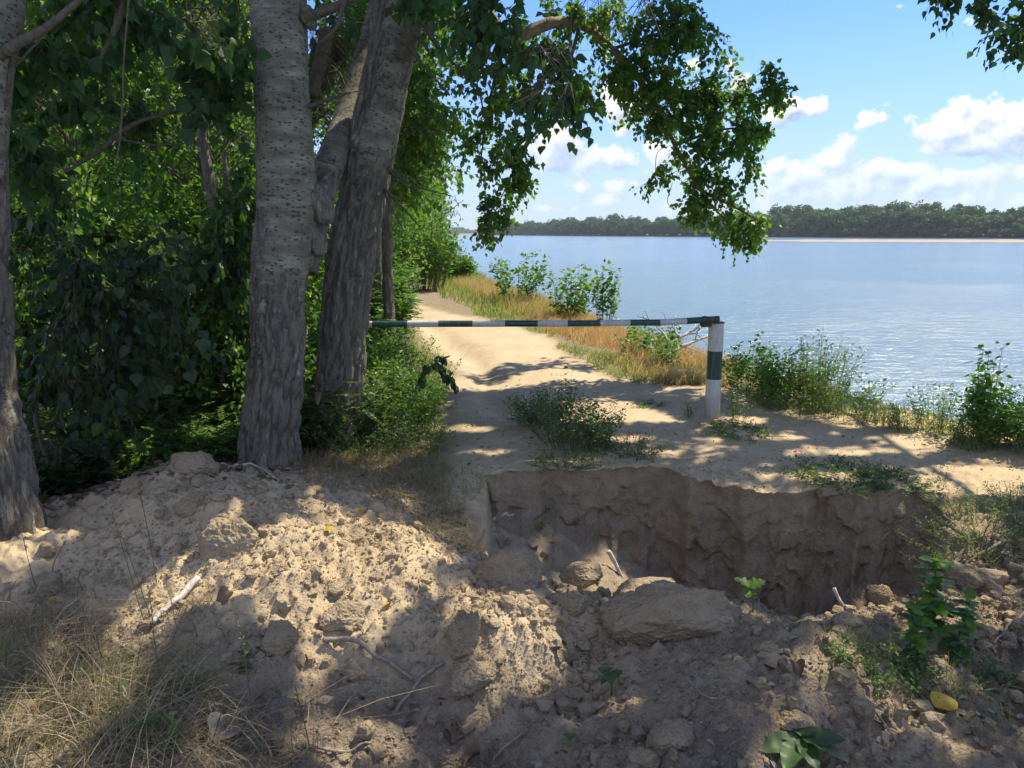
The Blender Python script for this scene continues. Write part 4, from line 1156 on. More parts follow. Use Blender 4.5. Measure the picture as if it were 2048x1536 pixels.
# hinge: pivot disc and plate beside the post
hc = P(1410, 643, D0 - .035) - ob
h_ = MB(); v, f = tube([hc + (0, -.012, 0), hc + (0, .012, 0)], 0.050, 28); h_.add(v, f); h_.build('hinge_disc', M['rust'], bar_)
h_ = MB(); v, f = tube([hc + (0, -.11, .03), hc + (0, .02, .03)], .012, 12); h_.add(v, f); h_.build('hinge_pin', M['rust'], bar_)
h_ = MB(); hp = P(1424, 650, D0 - .03) - ob
bx8 = np.array([[sx * .07, sy * .012, sz * .012] for sx in (-1, 1) for sy in (-1, 1) for sz in (-1, 1)]) + hp + (-.03, 0, -.005)
h_.add(bx8, np.array([[0, 1, 3, 2], [4, 6, 7, 5], [0, 4, 5, 1], [2, 3, 7, 6], [0, 2, 6, 4], [1, 5, 7, 3]])); h_.build('hinge_bracket', M['rust'], bar_, smooth=False)

# ---------------------------------------------------------------- grass
def blades(mb, base, h, lean, width, tint=None, seg=3, curl=.5):
    n = len(base)
    if n == 0: return
    lean = np.asarray(lean, float); t = np.linspace(0, 1, seg + 1)
    az = rng.uniform(0, 2 * np.pi, n); side = np.stack([np.cos(az), np.sin(az), 0 * az], -1)
    up = np.zeros((n, 3)); up[:, 2] = 1
    c = base[:, None] + (up * h[:, None])[:, None] * (t - curl * .5 * t ** 2 * np.minimum(1, np.linalg.norm(lean, axis=1)[:, None]))[..., None] + (lean * h[:, None])[:, None] * (t ** 1.6)[None, :, None]
    w = width * (1 - t[None, :, None] * .85)
    l = c - side[:, None] * w; r = c + side[:, None] * w
    v = np.stack([l, r], 2).reshape(-1, 3); m_ = (seg + 1) * 2
    b_ = (np.arange(n) * m_)[:, None]; k = (np.arange(seg) * 2)[None]
    q = np.stack([b_ + k, b_ + k + 1, b_ + k + 3, b_ + k + 2], -1).reshape(-1, 4)
    if tint is None: tint = rng.random(n)
    mb.add(v, q, np.repeat(tint, m_))


def scatter(n, poly_px=None, xy=None, z=0.0):
    """ground points inside ellipses seen in the photograph"""
    out = []
    for (px, py, rx, ry, w) in poly_px:
        k = int(n * w); a = rng.uniform(0, 2 * np.pi, k); r = np.sqrt(rng.random(k))
        # spread evenly over the ground, not over the picture
        c = PZ(px, py, z); ex = PZ(px + rx, py, z)[0] - c[0]; ey = (PZ(px, py - ry, z)[1] - PZ(px, py + ry, z)[1]) / 2
        cy = (PZ(px, py - ry, z)[1] + PZ(px, py + ry, z)[1]) / 2
        x = c[0] / c[1] * (cy + ey * r * np.sin(a)) + ex * r * np.cos(a); y = cy + ey * r * np.sin(a)
        out.append(np.stack([x, y], -1))
    p = np.vstack(out); zz = h_full(p[:, 0], p[:, 1])
    return np.column_stack([p, zz])


def lean_rand(n, s): return np.column_stack([rng.normal(size=n) * s, rng.normal(size=n) * s, np.zeros(n)])


# straw tangle, bottom left
mb = MB()
p = scatter(1, [(50, 1420, 260, 180, 1300), (300, 1450, 180, 110, 520), (100, 1260, 140, 50, 130), (540, 1490, 120, 50, 90), (380, 1300, 80, 50, 90)], z=-.05)
ln = lean_rand(len(p), .9); ln[:, 0] += .4
blades(mb, p, .09 + .33 * rng.random(len(p)) ** 2, ln, .0024, seg=4, curl=1.5)
p2 = scatter(1, [(60, 1420, 300, 200, 1100), (330, 1440, 160, 110, 400)], z=-.05)
blades(mb, p2 + np.array([0, 0, .01]), rng.uniform(.03, .07, len(p2)), lean_rand(len(p2), 3.5), .0017, seg=3, curl=1.4)
stuff(mb, 'dry_grass', M['straw'], 'tangle of pale dry straw at the bottom left of the mound', 'grass')
mb = MB(); p = scatter(1, [(120, 1430, 250, 140, 260), (330, 1420, 120, 100, 120)], z=-.05)
blades(mb, p, rng.uniform(.08, .2, len(p)), lean_rand(len(p), .5), .0018, seg=4)
stuff(mb, 'green_grass', M['grassg'], 'sparse green blades among the straw at the bottom left', 'grass')
# tall dry stalks on the left of the mound
for k, (bx_, by_, tx, ty) in enumerate([(290, 1250, 222, 1015), (315, 1180, 280, 985), (300, 1230, 240, 1060), (75, 1190, 45, 1070), (100, 1180, 130, 1085), (165, 1180, 162, 1140), (350, 1430, 300, 1190), (540, 1540, 480, 1240), (420, 1500, 470, 1330), (620, 1500, 590, 1370), (215, 1340, 160, 1200)]):
    g0 = G(bx_, by_); tp = P(tx, ty, g0[1] - .02)
    s_ = MB(); c = catmull([g0, (g0 + tp) / 2 + rvec(1, .008)[0], tp], 14); s_.add(*tube(c - g0, np.linspace(.0022, .0012, 14), 5))
    o = empty('grass_stalk', g0, ['thin dry seed stalk standing highest on the left slope of the mound', 'pair of thin dry stalks right of the tallest stalk on the mound', 'dry stalk leaning left beneath the tallest one', 'dry seed stalk close beside the left tree', 'dry bent stalk between left tree and mound', 'short dry stalk among stones near the left tree', 'dry stalk rising from straw left of the stick', 'long dry stalk leaning left in the bottom straw', 'dry stalk leaning right over the straw', 'short dry stalk at the foot of the sunny clods', 'dry stalk in the straw at far left'][k], 'dry stalk')
    s_.build('stem', M['straw'], o)
    h2_ = MB(); n = 14; q_ = c[-1] - g0 + (c[-2] - c[-1]) * rng.random((n, 1)) * 4
    put_leaves(h2_, q_, rvec(n) + unit(c[-1] - c[-3]) * 2.5, rvec(n), .018, 'narrow'); h2_.build('seed_head', M['straw'], o)

# matted dry grass between the trunks and the pit
mb = MB()
p = scatter(1, [(740, 950, 160, 60, 2100), (830, 1010, 90, 60, 1100), (640, 920, 80, 30, 500), (890, 1040, 60, 50, 520)], z=0)
ln = lean_rand(len(p), .7); ln[:, 0] += .5; ln[:, 1] -= .5
blades(mb, p, rng.uniform(.06, .20, len(p)), ln, .0022, tint=rng.random(len(p)), seg=4, curl=1.5)
stuff(mb, 'dry_grass', M['straw'], 'matted dry grass drooping between the trunks and the pit', 'grass')
mb = MB(); p = scatter(1, [(740, 925, 160, 45, 700), (840, 1000, 70, 30, 130), (920, 965, 60, 18, 160)], z=0)
blades(mb, p, rng.uniform(.04, .12, len(p)), lean_rand(len(p), .6), .0018, seg=3)
stuff(mb, 'green_grass', M['grassg'], 'green blades in the matted grass beside the pit', 'grass')


def bank_band(n, y0, y1, off0, off1, power=1.0):
    y = y0 + (y1 - y0) * rng.random(n) ** power; x = bank_x(y) + rng.uniform(off0, off1, n)
    return np.column_stack([x, y, h_full(x, y)])


# golden grass along the bank
mb = MB()
p = bank_band(24000, 8.1, 17.5, -1.9, .5, 1.2)
n_ = pnoise(p[:, 0] * .9, p[:, 1] * .5, 3); den = sst(-1.6, -1.0, p[:, 0] - bank_x(p[:, 1])) * (n_ > -.25)
s_ = sand_mask(p[:, 0], p[:, 1]) < .55; p = p[s_ & (rng.random(len(p)) < den)]
ln = lean_rand(len(p), .35); ln[:, 0] += .35
blades(mb, p, rng.uniform(.09, .26, len(p)), ln, .0055, seg=3, curl=.8)
p = bank_band(5000, 17.5, 26, -1.3, .6); blades(mb, p, rng.uniform(.15, .35, len(p)), lean_rand(len(p), .35), .006, seg=2)
stuff(mb, 'golden_grass', M['golden'], 'golden dry grass along the top of the river bank', 'grass')
mb = MB()
p = bank_band(17000, 7.9, 16, -2.3, .3, 1.2); p = p[(sand_mask(p[:, 0], p[:, 1]) < .6) & (pnoise(p[:, 0] * 1.2, p[:, 1] * .7, 8) > -.1)]
blades(mb, p, rng.uniform(.04, .13, len(p)), lean_rand(len(p), .7), .005, seg=2)
p = bank_band(9000, 15, 40, -2.2, .8); p = p[sand_mask(p[:, 0], p[:, 1]) < .4]
blades(mb, p, rng.uniform(.12, .40, len(p)), lean_rand(len(p), .4), .008, seg=2)
p = bank_band(2500, 6.0, 8.4, -.9, .5); blades(mb, p, rng.uniform(.03, .12, len(p)), lean_rand(len(p), .6), .003, seg=2)
stuff(mb, 'green_grass', M['grassg'], 'low green grass between the sandy track and the river bank', 'grass')
# left verge
mb = MB(); y = rng.uniform(6.2, 24, 7000) ; x = np.interp(y, _l[:, 1], _l[:, 0]) + rng.normal(size=len(y)) * .35 - .45
p = np.column_stack([x, y, h_full(x, y)]); p = p[sand_mask(x, y) < .5]
blades(mb, p, rng.uniform(.05, .22, len(p)), lean_rand(len(p), .5), .003, seg=2)
stuff(mb, 'green_grass', M['grassg'], 'green grass on the left verge of the sandy track', 'grass')

# ---------------------------------------------------------------- plants
HS, WS, NS = 1.15, 1.3, 2.6


def plant(name, base, label, cat, H=.5, W_=.3, stems=10, per=14, size=.03, kind='simple', leafm='weed', group=None, sm='stem', spread=.5, pinnate=False, up=.5, r=.0025, parts=False, bend=.15):
    root = empty(name, base, label, cat, group)
    sb_, lb = MB(), MB()
    H *= HS; W_ *= WS; stems = int(stems * NS); size *= 1.12
    n = stems; th = rng.uniform(0, 2 * np.pi, n); rr = np.sqrt(rng.random(n)) * W_ * .45
    S = np.stack([rr * np.cos(th), rr * np.sin(th), np.full(n, -.01)], -1)
    lean_ = np.stack([np.cos(th), np.sin(th), 0 * th], -1) * rng.uniform(.1, 1, (n, 1)) * W_ * (1 - .45)
    hh = H * rng.uniform(.55, 1.0, n) * (1 - .35 * (np.linalg.norm(S + lean_, axis=1) / W_) ** 2)
    E = S + lean_ + np.stack([0 * hh, 0 * hh, hh], -1)
    b0 = np.array(base); zb_ = h_full(b0[0] + S[:, 0], b0[1] + S[:, 1]) - b0[2]; S[:, 2] += np.clip(zb_, -.4, .2); E[:, 2] += np.clip(zb_, -.4, .2)
    v, q_ = many_twigs(S, E, bend * hh, r, 4, 4); sb_.add(v, q_)
    if pinnate:   # fronds with paired leaflets
        nf = per; t = rng.uniform(.2, 1, (n, nf)); A_ = (S[:, None] * (1 - t)[..., None] + E[:, None] * t[..., None]).reshape(-1, 3)
        d = unit(np.column_stack([rng.normal(size=(n * nf, 2)), rng.uniform(-.1, .9, n * nf)])); fl = size * 5 * rng.uniform(.6, 1.2, n * nf)
        B_ = A_ + d * fl[:, None]; B_[:, 2] -= .35 * fl
        v, q_ = many_twigs(A_, B_, .1 * fl, r * .5, 3, 2); sb_.add(v, q_)
        kk = 9; t = (np.arange(kk) + 1) / kk
        pos = (A_[:, None] + (B_ - A_)[:, None] * t[None, :, None]).reshape(-1, 3); ax = np.repeat(unit(B_ - A_), kk, 0)
        sd = unit(np.cross(ax, np.array([0, 0, 1.0]))); s2 = np.tile(np.where(np.arange(kk) % 2 == 0, 1, -1), n * nf)[:, None]
        tt = np.repeat(rng.random(n * nf), kk) * .7 + rng.random(n * nf * kk) * .3
        put_leaves(lb, pos, sd * s2 + ax * .35 + rvec(len(pos), .1), np.array([0, 0, 1.0]) + rvec(len(pos), .3), size, kind, tt)
        put_leaves(lb, pos, -sd * s2 + ax * .35 + rvec(len(pos), .1), np.array([0, 0, 1.0]) + rvec(len(pos), .3), size, kind, tt)
    else:
        t = rng.uniform(.12, 1.0, (n, per)) ** .8
        mid = (S[:, None] * (1 - t)[..., None] + E[:, None] * t[..., None]); mid[..., 2] += (bend * hh)[:, None] * t * (1 - t)
        pos = mid.reshape(-1, 3); k = n * per
        d = unit(rvec(k)) * .9; d[:, 2] = d[:, 2] * .4 + up * rng.uniform(-.3, 1, k)
        pos = pos + unit(d) * size * rng.uniform(0, 1.4, (k, 1))
        put_leaves(lb, pos, d, np.array([0, 0, 1.0]) + rvec(k, .45), size * rng.uniform(.5, 1.25, k), kind, np.repeat(rng.random(n), per) * .5 + rng.random(k) * .5)
    sb_.build('stems', M[sm], root); lb.build('leaves', M[leafm], root, smooth=False)
    return root


GP = lambda px, py: G(px, py)
# bank bushes: young poplar shoots
plant('poplar_shoot', GP(1035, 607), 'round-leaved poplar bush on the bank behind the bar, leftmost of the three', 'bush', 1.25, .75, 12, 26, .085, 'poplar', 'bright', sm='branch', r=.005)
plant('poplar_shoot', GP(1140, 638), 'wide round-leaved poplar bush on the bank behind the bar, middle of the three', 'bush', 1.0, .45, 11, 26, .075, 'poplar', 'bright', sm='branch', r=.005)
plant('poplar_shoot', GP(1210, 652), 'slender round-leaved poplar bush on the bank, rightmost of the three behind the bar', 'bush', 1.1, .26, 7, 24, .075, 'poplar', 'bright', sm='branch', r=.005)
plant('riverside_bush', np.array([*P(1300, 700, 10.6)[:2], -.45]), 'dark little bush under the bar, beside the bleached dead branches', 'bush', .75, .45, 14, 22, .055, 'poplar', 'poplar', sm='branch', r=.004)
plant('riverside_bush', GP(1335, 735), 'small bright shoots under the bleached branches at the bank edge', 'bush', .38, .3, 10, 12, .045, 'poplar', 'bright', sm='branch', r=.003)
# weeds on the bank right of the post
plant('bank_weed', GP(1500, 788), 'light green weed clump just right of the striped post on the bank', 'weed', .58, .34, 18, 30, .042, 'oval', 'bright')
plant('bank_weed', GP(1570, 800), 'broad green weed clump on the bank, second from the post', 'weed', .50, .40, 26, 34, .036, 'oval', 'bright')
plant('bank_weed', GP(1640, 812), 'tall dark upright weed on the bank with the highest stem before the water', 'weed', .70, .36, 24, 34, .040, 'narrow', 'weed')
plant('bank_weed', GP(1690, 830), 'low weed leaning towards the water at the tip of the clump', 'weed', .36, .40, 16, 24, .028, 'oval', 'weed')
plant('bank_weed', GP(1590, 822), 'low creeping weed at the foot of the bank clump', 'weed', .24, .46, 30, 28, .026, 'oval', 'weed')
plant('bank_weed', GP(1760, 848), 'small dry-green weed in the gap between the bank clumps', 'weed', .16, .30, 16, 18, .018, 'oval', 'weed')
plant('bank_weed', GP(1880, 862), 'thin weed with dry stalks on the bank left of the bright green bush', 'weed', .42, .26, 14, 20, .026, 'oval', 'weed')
plant('bank_weed', GP(1820, 862), 'pale dry weed on the bank between gap and bright bush', 'weed', .26, .28, 16, 18, .018, 'oval', 'weed')
plant('riverside_bush', GP(2010, 888), 'bright green bush on the bank at the right edge of the photo', 'bush', .44, .34, 18, 30, .040, 'oval', 'bright')
plant('riverside_bush', GP(1972, 880), 'tall leafy shoot rising above the bright bush at the right edge', 'bush', .80, .16, 6, 34, .045, 'poplar', 'bright', r=.004)
plant('riverside_bush', GP(2070, 905), 'wide lower part of the green growth cut by the right edge of the photo', 'bush', .42, .36, 26, 30, .032, 'oval', 'bright')
plant('riverside_bush', GP(1950, 895), 'low yellow-green weed at the near foot of the bright bush at the right edge', 'weed', .24, .26, 18, 22, .026, 'oval', 'weed')
# weeds on the track
plant('track_weed', GP(1090, 850), 'left lobe of leafy green weed in the middle of the track before the bar', 'weed', .30, .34, 34, 30, .022, 'oval', 'weed_dark')
plant('track_weed', GP(1150, 892), 'largest green weed bush in the middle of the track', 'weed', .40, .38, 46, 34, .022, 'oval', 'weed_dark')
plant('track_weed', GP(1135, 850), 'thin reddish leafy stem sticking out of the middle weed bush', 'weed', .52, .08, 3, 20, .032, 'oval', 'weed_dark')
plant('track_weed', GP(1255, 905), 'low spreading weed right of the largest weed bush on the track', 'weed', .10, .34, 30, 16, .018, 'oval', 'weed_dark')
plant('track_weed', GP(1130, 925), 'low creeping weed at the near foot of the largest weed bush', 'weed', .07, .30, 26, 14, .016, 'oval', 'weed_dark')
plant('track_weed', GP(1300, 812), 'flat tuft on the sand between weed bush and post', 'weed', .05, .20, 16, 12, .014, 'oval', 'weed')
plant('post_weed', GP(1476, 842), 'leafy weed growing against the right foot of the striped post', 'weed', .30, .13, 5, 16, .040, 'narrow', 'weed_dark')
plant('post_weed', GP(1380, 836), 'thin weed against the left foot of the striped post', 'weed', .18, .08, 4, 12, .026, 'narrow', 'weed_dark')
plant('track_weed', GP(1480, 866), 'flat grassy weed on the sand just right of the post foot', 'weed', .06, .34, 30, 16, .018, 'oval', 'weed')
plant('track_weed', GP(1690, 950), 'flat green weed spreading on the ground above the pit, left part', 'weed', .06, .42, 44, 18, .018, 'oval', 'weed_dark')
plant('track_weed', GP(1790, 968), 'flat green weed spreading on the ground above the pit, right part', 'weed', .05, .30, 30, 16, .018, 'oval', 'weed_dark')
plant('pit_weed', GP(1960, 1065), 'feathery green weed hanging at the right end of the pit', 'weed', .16, .40, 44, 26, .016, 'narrow', 'weed')
plant('pit_weed', GP(2040, 1040), 'dark feathery weed by the right edge above the rubble', 'weed', .18, .30, 30, 24, .018, 'narrow', 'weed_dark')
# left verge bushes before the trunks
plant('verge_bush', GP(690, 885), 'dark ferny bush at the foot of the dark leaning trunk', 'bush', .55, .45, 24, 7, .026, 'oval', 'weed_dark', pinnate=True)
plant('verge_bush', GP(800, 865), 'bright green leafy bush on the left verge, nearest the pit', 'bush', .62, .42, 40, 26, .034, 'oval', 'bright')
plant('verge_bush', GP(765, 800), 'sunny green bush on the left verge right beside the leaning trunk', 'bush', .70, .38, 36, 26, .036, 'oval', 'bright')
for px, py, lab, lf in ((735, 850, 'green leafy bush between the leaning trunk and the bright verge bushes', 'weed'), (835, 830, 'green bush at the edge of the track, under the dark frond', 'weed'), (800, 760, 'sunny bush on the verge, behind the dark frond', 'bright')):
    plant('verge_bush', GP(px, py), lab, 'bush', .6, .4, 30, 26, .03, 'oval', lf)
plant('verge_bush', GP(745, 905), 'low mixed bush with dry stems at the near end of the left verge', 'bush', .36, .45, 30, 22, .024, 'oval', 'weed_dark')
plant('verge_bush', GP(850, 900), 'thin dry-green weed at the edge of the track opposite the weed bush', 'weed', .26, .26, 20, 16, .018, 'oval', 'weed')
plant('verge_bush', GP(600, 900), 'dark weedy growth in front of the pale trunk foot', 'bush', .40, .36, 22, 7, .022, 'oval', 'weed_dark', pinnate=True)
plant('acacia_seedling', GP(775, 690), 'ferny sunlit shrub behind the end of the bar', 'shrub', 1.1, .45, 20, 8, .045, 'oval', 'bright', pinnate=True, sm='branch')
plant('acacia_seedling', GP(770, 640), 'yellow-green shrub left of the track, behind the bar end', 'shrub', 1.3, .6, 24, 9, .05, 'oval', 'bright', pinnate=True, sm='branch')
plant('acacia_seedling', GP(745, 735), 'light green shrub hugging the sunny side of the leaning trunk', 'shrub', .75, .3, 20, 7, .035, 'oval', 'bright', pinnate=True, sm='branch')
# dark frond reaching over the track
fr0 = P(830, 800, 6.2); fr0[2] = on_ground(fr0[0], fr0[1])[2]
f_ = empty('leaning_frond', fr0, 'dark frond with large paired leaflets leaning over the track edge', 'plant'); sb_, lb = MB(), MB()
for ln_ in ([(815, 860, 6.2), (835, 770, 6.15), (865, 722, 6.1), (900, 712, 6.05)], [(835, 770, 6.15), (870, 725, 6.1), (890, 745, 6.05), (912, 770, 6.0)]):
    c = catmull(px_line(ln_), 20) - fr0; sb_.add(*tube(c, .003, 5))
    k = 22; t = rng.integers(7, 20, k); d = rvec(k) * .5 + np.array([0, 0, -.9]); put_leaves(lb, c[t], d, rvec(k) * .5 + np.array([0, -1, .3]), .085, 'oval')
sb_.build('stem', M['stem'], f_); lb.build('leaves', M['dark'], f_, smooth=False)
# far bushes and shrub along the track
for k, (px, py, H, W_, lab) in enumerate([(850, 580, 2.3, 1.0, 'bright yellow-green bush where the track turns out of sight'), (880, 560, 1.6, .8, 'lower green bush at the river side of the far bright bush'), (915, 560, .9, .6, 'small shrub on the bank edge right of the far bright bush'),
                                         (835, 560, 3.0, .9, 'taller leafy bush behind the far bright bush')]):
    plant('far_bush', GP(px, py), lab, 'bush', H, W_, 36, 34, .10, 'simple', 'bright', sm='branch', r=.01)
# bleached dead branches at the water
db = empty('dead_branch', np.array([*P(1350, 700, 10.2)[:2], -.9]), 'bleached dead tree branches lying at the water behind the bar', 'dead branch'); od = np.array(db.location)
for a in [[(1320, 722, 9.8, 7), (1370, 690, 10.0, 6), (1420, 672, 10.2, 4)], [(1330, 700, 10, 8), (1365, 672, 10.1, 6), (1400, 655, 10.2, 4), (1425, 648, 10.2, 2)], [(1345, 690, 10, 4), (1320, 660, 10.2, 3), (1300, 640, 10.3, 2), (1290, 622, 10.3, 1)],
          [(1360, 676, 10.1, 4), (1345, 650, 10.2, 2), (1350, 632, 10.3, 1)], [(1400, 655, 10.2, 3), (1390, 676, 10.2, 2), (1372, 700, 10.2, 1)], [(1365, 672, 10.1, 3), (1395, 668, 10.2, 2), (1412, 690, 10.2, 1)], [(1300, 640, 10.3, 2), (1275, 632, 10.3, 1)],
          [(1320, 660, 10.2, 2), (1330, 640, 10.3, 1), (1325, 625, 10.3, 1)], [(1380, 664, 10.1, 3), (1410, 640, 10.2, 2), (1400, 628, 10.2, 1)], [(1350, 690, 10, 3), (1390, 700, 10, 2), (1416, 712, 10, 1)]]:
    pts = np.array(px_line([q[:3] for q in a])) - od; c = catmull(pts, 14) + rvec(14, .008); w_ = np.interp(np.linspace(0, 1, 14), np.linspace(0, 1, len(a)), [q[3] / 2 / F * q[2] for q in a])
    v, f = tube(c, w_ + .002, 6); m_ = MB(); m_.add(v, f); m_.build('limb', M['deadwood'], db)

# wood edge saplings with large dark leaves
for k, (stem, blobs, lab) in enumerate([
    ([(133, 1045, 4.9, 13), (110, 960, 4.9, 11), (82, 880, 4.95, 10), (72, 820, 5.0, 8), (95, 700, 5.0, 6), (150, 560, 5.0, 4)], [(150, 640, 5.1, 100, 110, .6, 12), (220, 560, 5.1, 100, 80, .6, 8), (130, 780, 5.1, 70, 80, .5, 7), (110, 900, 5.0, 50, 60, .3, 3), (90, 480, 5.1, 90, 80, .5, 6)], 'dark sapling with big drooping leaves beside the left tree'),
    ([(200, 970, 5.1, 9), (198, 900, 5.1, 9), (194, 790, 5.1, 8), (205, 680, 5.1, 6), (260, 560, 5.1, 4)], [(270, 690, 5.3, 90, 60, .6, 10), (330, 620, 5.3, 70, 60, .6, 6), (200, 760, 5.2, 60, 50, .4, 5), (300, 500, 5.4, 90, 70, .6, 6), (170, 930, 5.1, 50, 40, .3, 3)], 'dark sapling with drooping leaves, second from the left tree'),
    ([(440, 900, 6.4, 8), (445, 760, 6.4, 7), (455, 640, 6.4, 6), (450, 520, 6.3, 5)], [(450, 560, 6.2, 45, 90, .3, 16), (460, 420, 6.2, 40, 90, .3, 14), (390, 480, 6.2, 60, 70, .3, 12)], 'slim sapling with hanging leaves just left of the pale trunk')]):
    dl = 0.0; g0 = P(stem[0][0], stem[0][1], stem[0][2]); g0 = on_ground(g0[0], g0[1])
    pts = [P(a, b, D + dl) for a, b, D, w in stem]; root = empty('sapling', g0, lab, 'sapling'); pts = np.array(pts) - g0
    c = catmull(pts, 40); sb_ = MB(); sb_.add(*tube(c, np.interp(np.linspace(0, 1, 40), np.linspace(0, 1, len(stem)), [w / 2 / F * D for a, b, D, w in stem]), 8)); sb_.build('trunk', M['branch'], root)
    lm, wm = MB(), MB(); crown([pts + g0], [(a, b, D + dl, c_, d_, e_, n_) for a, b, D, c_, d_, e_, n_ in blobs], lm, wm, .088 if k < 2 else .10, 'oval' if k != 1 else 'poplar', nleaf=6, tw_len=.22, tw_per=5, droop=.6, hang=1.3, br=.006)
    crown_objects(root, lm, wm, M['dark'] if k < 2 else M['poplar_near'], g0)
bough_t = [(480, 545, 9.0), (462, 640, 8.6)]
# slim grey trunk seen between sapling and pale trunk
g0 = on_ground(*P(455, 700, 8.6)[:2]); wt = empty('woodland_tree', g0, 'slim forked grey trunk in the shade just left of the pale trunk', 'tree')
trunk_mesh([(0, 0, -.1), (.02, 0, .7), (.03, 0, 1.4), (-.05, 0, 2.2), (-.2, .1, 3.4)], [.09, .085, .08, .06, .04], [(0, 1), (1, .5)], 'trunk', wt, 24, 80, 41, .2)
v, f = tube(catmull([(.02, 0, 1.0), (.10, 0, 1.5), (.13, 0, 2.6)], 12), np.linspace(.05, .025, 12), 10); m_ = MB(); m_.add(v, f); m_.build('side_trunk', M['branch'], wt)
# more trunks along the track, right of the leaning trunk
for (px, D, rr_, lab) in [(780, 9.6, .075, 'straight grey trunk directly behind the right side of the leaning trunk'), (757, 12.0, .10, 'dark trunk further back behind the leaning trunk')]:
    b_ = P(px, 600, D); g0 = on_ground(b_[0], b_[1]); wt = empty('woodland_tree', g0, lab, 'tree')
    trunk_mesh([(0, 0, -.1), (-.02, 0, 1.2), (.02, 0, 2.6), (.05, .1, 4.4), (.1, .1, 6.2)], [rr_, rr_ * .95, rr_ * .9, rr_ * .7, rr_ * .3], [(0, .8), (1, .6)], 'trunk', wt, 24, 100, px * .1, .15)
    limbs = [np.array([g0 + (0, 0, 1.6), g0 + (.05, .1, 4.2), g0 + (.1, .1, 6.2)])]
    lm, wm = MB(), MB()
    crown(limbs, [(g0 + np.array([.35, 0, 4.6]), (1.1, 1.2, 1.6), 90), (g0 + np.array([.45, .2, 2.9]), (.7, .9, .9), 44)], lm, wm, .085, 'simple', nleaf=9, tw_len=.3, tw_per=8, inpix=False, droop=.5, hang=1.0, br=.01)
    crown_objects(wt, lm, wm, M['poplar'] if px > 770 else M['bright'], g0)

# undergrowth, ferny and low, left of the pale trunk
for k, (px, py, H, W_, pn, lf) in enumerate([(430, 880, .35, .4, True, 'bright'), (350, 900, .4, .45, True, 'bright'), (400, 820, .5, .5, True, 'weed_dark'), (280, 900, .4, .45, True, 'weed_dark'), (450, 780, .7, .5, True, 'weed_dark'), (330, 960, .22, .35, True, 'weed'), (440, 930, .22, .3, True, 'weed'),
                                       (200, 880, .5, .5, False, 'weed_dark'), (120, 1000, .3, .3, False, 'dark'), (230, 980, .2, .3, True, 'weed_dark'), (390, 930, .25, .3, True, 'bright'), (560, 720, .6, .4, True, 'weed_dark'), (480, 850, .4, .3, True, 'weed_dark')]):
    labs = ['sunlit ferny undergrowth plant just left of the pale trunk foot', 'sunlit ferny plant behind the peak of the mound', 'dark ferny plant one step behind the sunlit ferns', 'dark ferny plant left of the mound peak', 'tall dark fern left of the pale trunk', 'low fern right behind the mound peak', 'low fern at the base of the pale trunk', 'broad dark undergrowth plant between the two saplings', 'dark leafy plant beside the left tree foot', 'low dark fern left of the mound slope', 'small bright fern between mound peak and pale trunk', 'dark fern seen behind the pale trunk', 'dark fern touching the left side of the pale trunk']
    fd = {0: 5.7, 1: 5.75, 2: 6.3, 3: 5.9, 4: 6.6, 5: 5.5, 6: 5.6, 7: 6.2, 8: 4.9, 9: 5.4, 10: 5.6, 11: 6.6, 12: 6.2}[k]
    plant('fern_plant', on_ground(*P(px, py, fd)[:2]), labs[k], 'plant', H, W_, 26, 7 if pn else 18, .030 if pn else .07, 'oval', lf, pinnate=pn)

for k, (px, D, H, W_, lab) in enumerate([(300, 7.4, 1.0, .7, 'sunlit leafy shrub deep under the wood, left of the slim forked trunk'), (400, 8.2, 1.2, .8, 'sunlit leafy shrub right behind the slim forked trunk'), (150, 7.2, 1.1, .7, 'sunlit leafy shrub behind the saplings, near the left tree'),
                                     (600, 9.5, 1.3, .6, 'sunlit leaves seen between the pale and the leaning trunk'), (350, 11, 2.0, 1.2, 'tall sunlit shrub far back in the wood left of the pale trunk'), (220, 10, 1.8, 1.0, 'tall sunlit shrub far back in the wood behind the saplings')]):
    plant('woodland_shrub', on_ground(*P(px, 800, D)[:2]), lab, 'shrub', H, W_, 18, 26, .07, 'simple', 'bright', sm='branch', r=.005)
# ---------------------------------------------------------------- foreground plants with leaves one can pick apart
def lobed_leaf(size, lobes=5, depth=.35, teeth=0, fold=.12, curl=.2, asp=.9, thick=None, n=30):
    """one broad leaf as a small mesh around its midrib, base at the origin, tip along +Y"""
    t = np.linspace(0, 1, n); w = np.sin(np.pi * t ** .75) ** .8 * .42 * asp
    w = w * (1 - depth * (.5 + .5 * np.cos(t * 2 * np.pi * lobes)) * np.sin(np.pi * t)) + (.018 * ((np.arange(n) % 2) * 2 - 1) * teeth)
    w[0] = .02; w[-1] = .0
    y = t; z = -curl * t ** 2
    v = [];
    for s_ in (-1, -.5, 0, .5, 1):
        v.append(np.stack([s_ * w, y - abs(s_) * .05 * depth, z + abs(s_) * fold * w * 2 + .015 * np.sin(t * 22) * abs(s_)], -1))
    v = np.stack(v, 1).reshape(-1, 3) * size
    i = np.arange(n - 1)[:, None] * 5; j = np.arange(4)[None]
    return v, np.stack([i + j, i + j + 1, i + 6 + j, i + 5 + j], -1).reshape(-1, 4)


def leaf_obj(name, mat, parent, loc, rot, size, tint=.5, **kw):
    v, f = lobed_leaf(size, **kw); m_ = MB(); m_.add(v, f, tint); o = m_.build(name, mat, parent); o.location = loc; o.rotation_euler = rot; return o


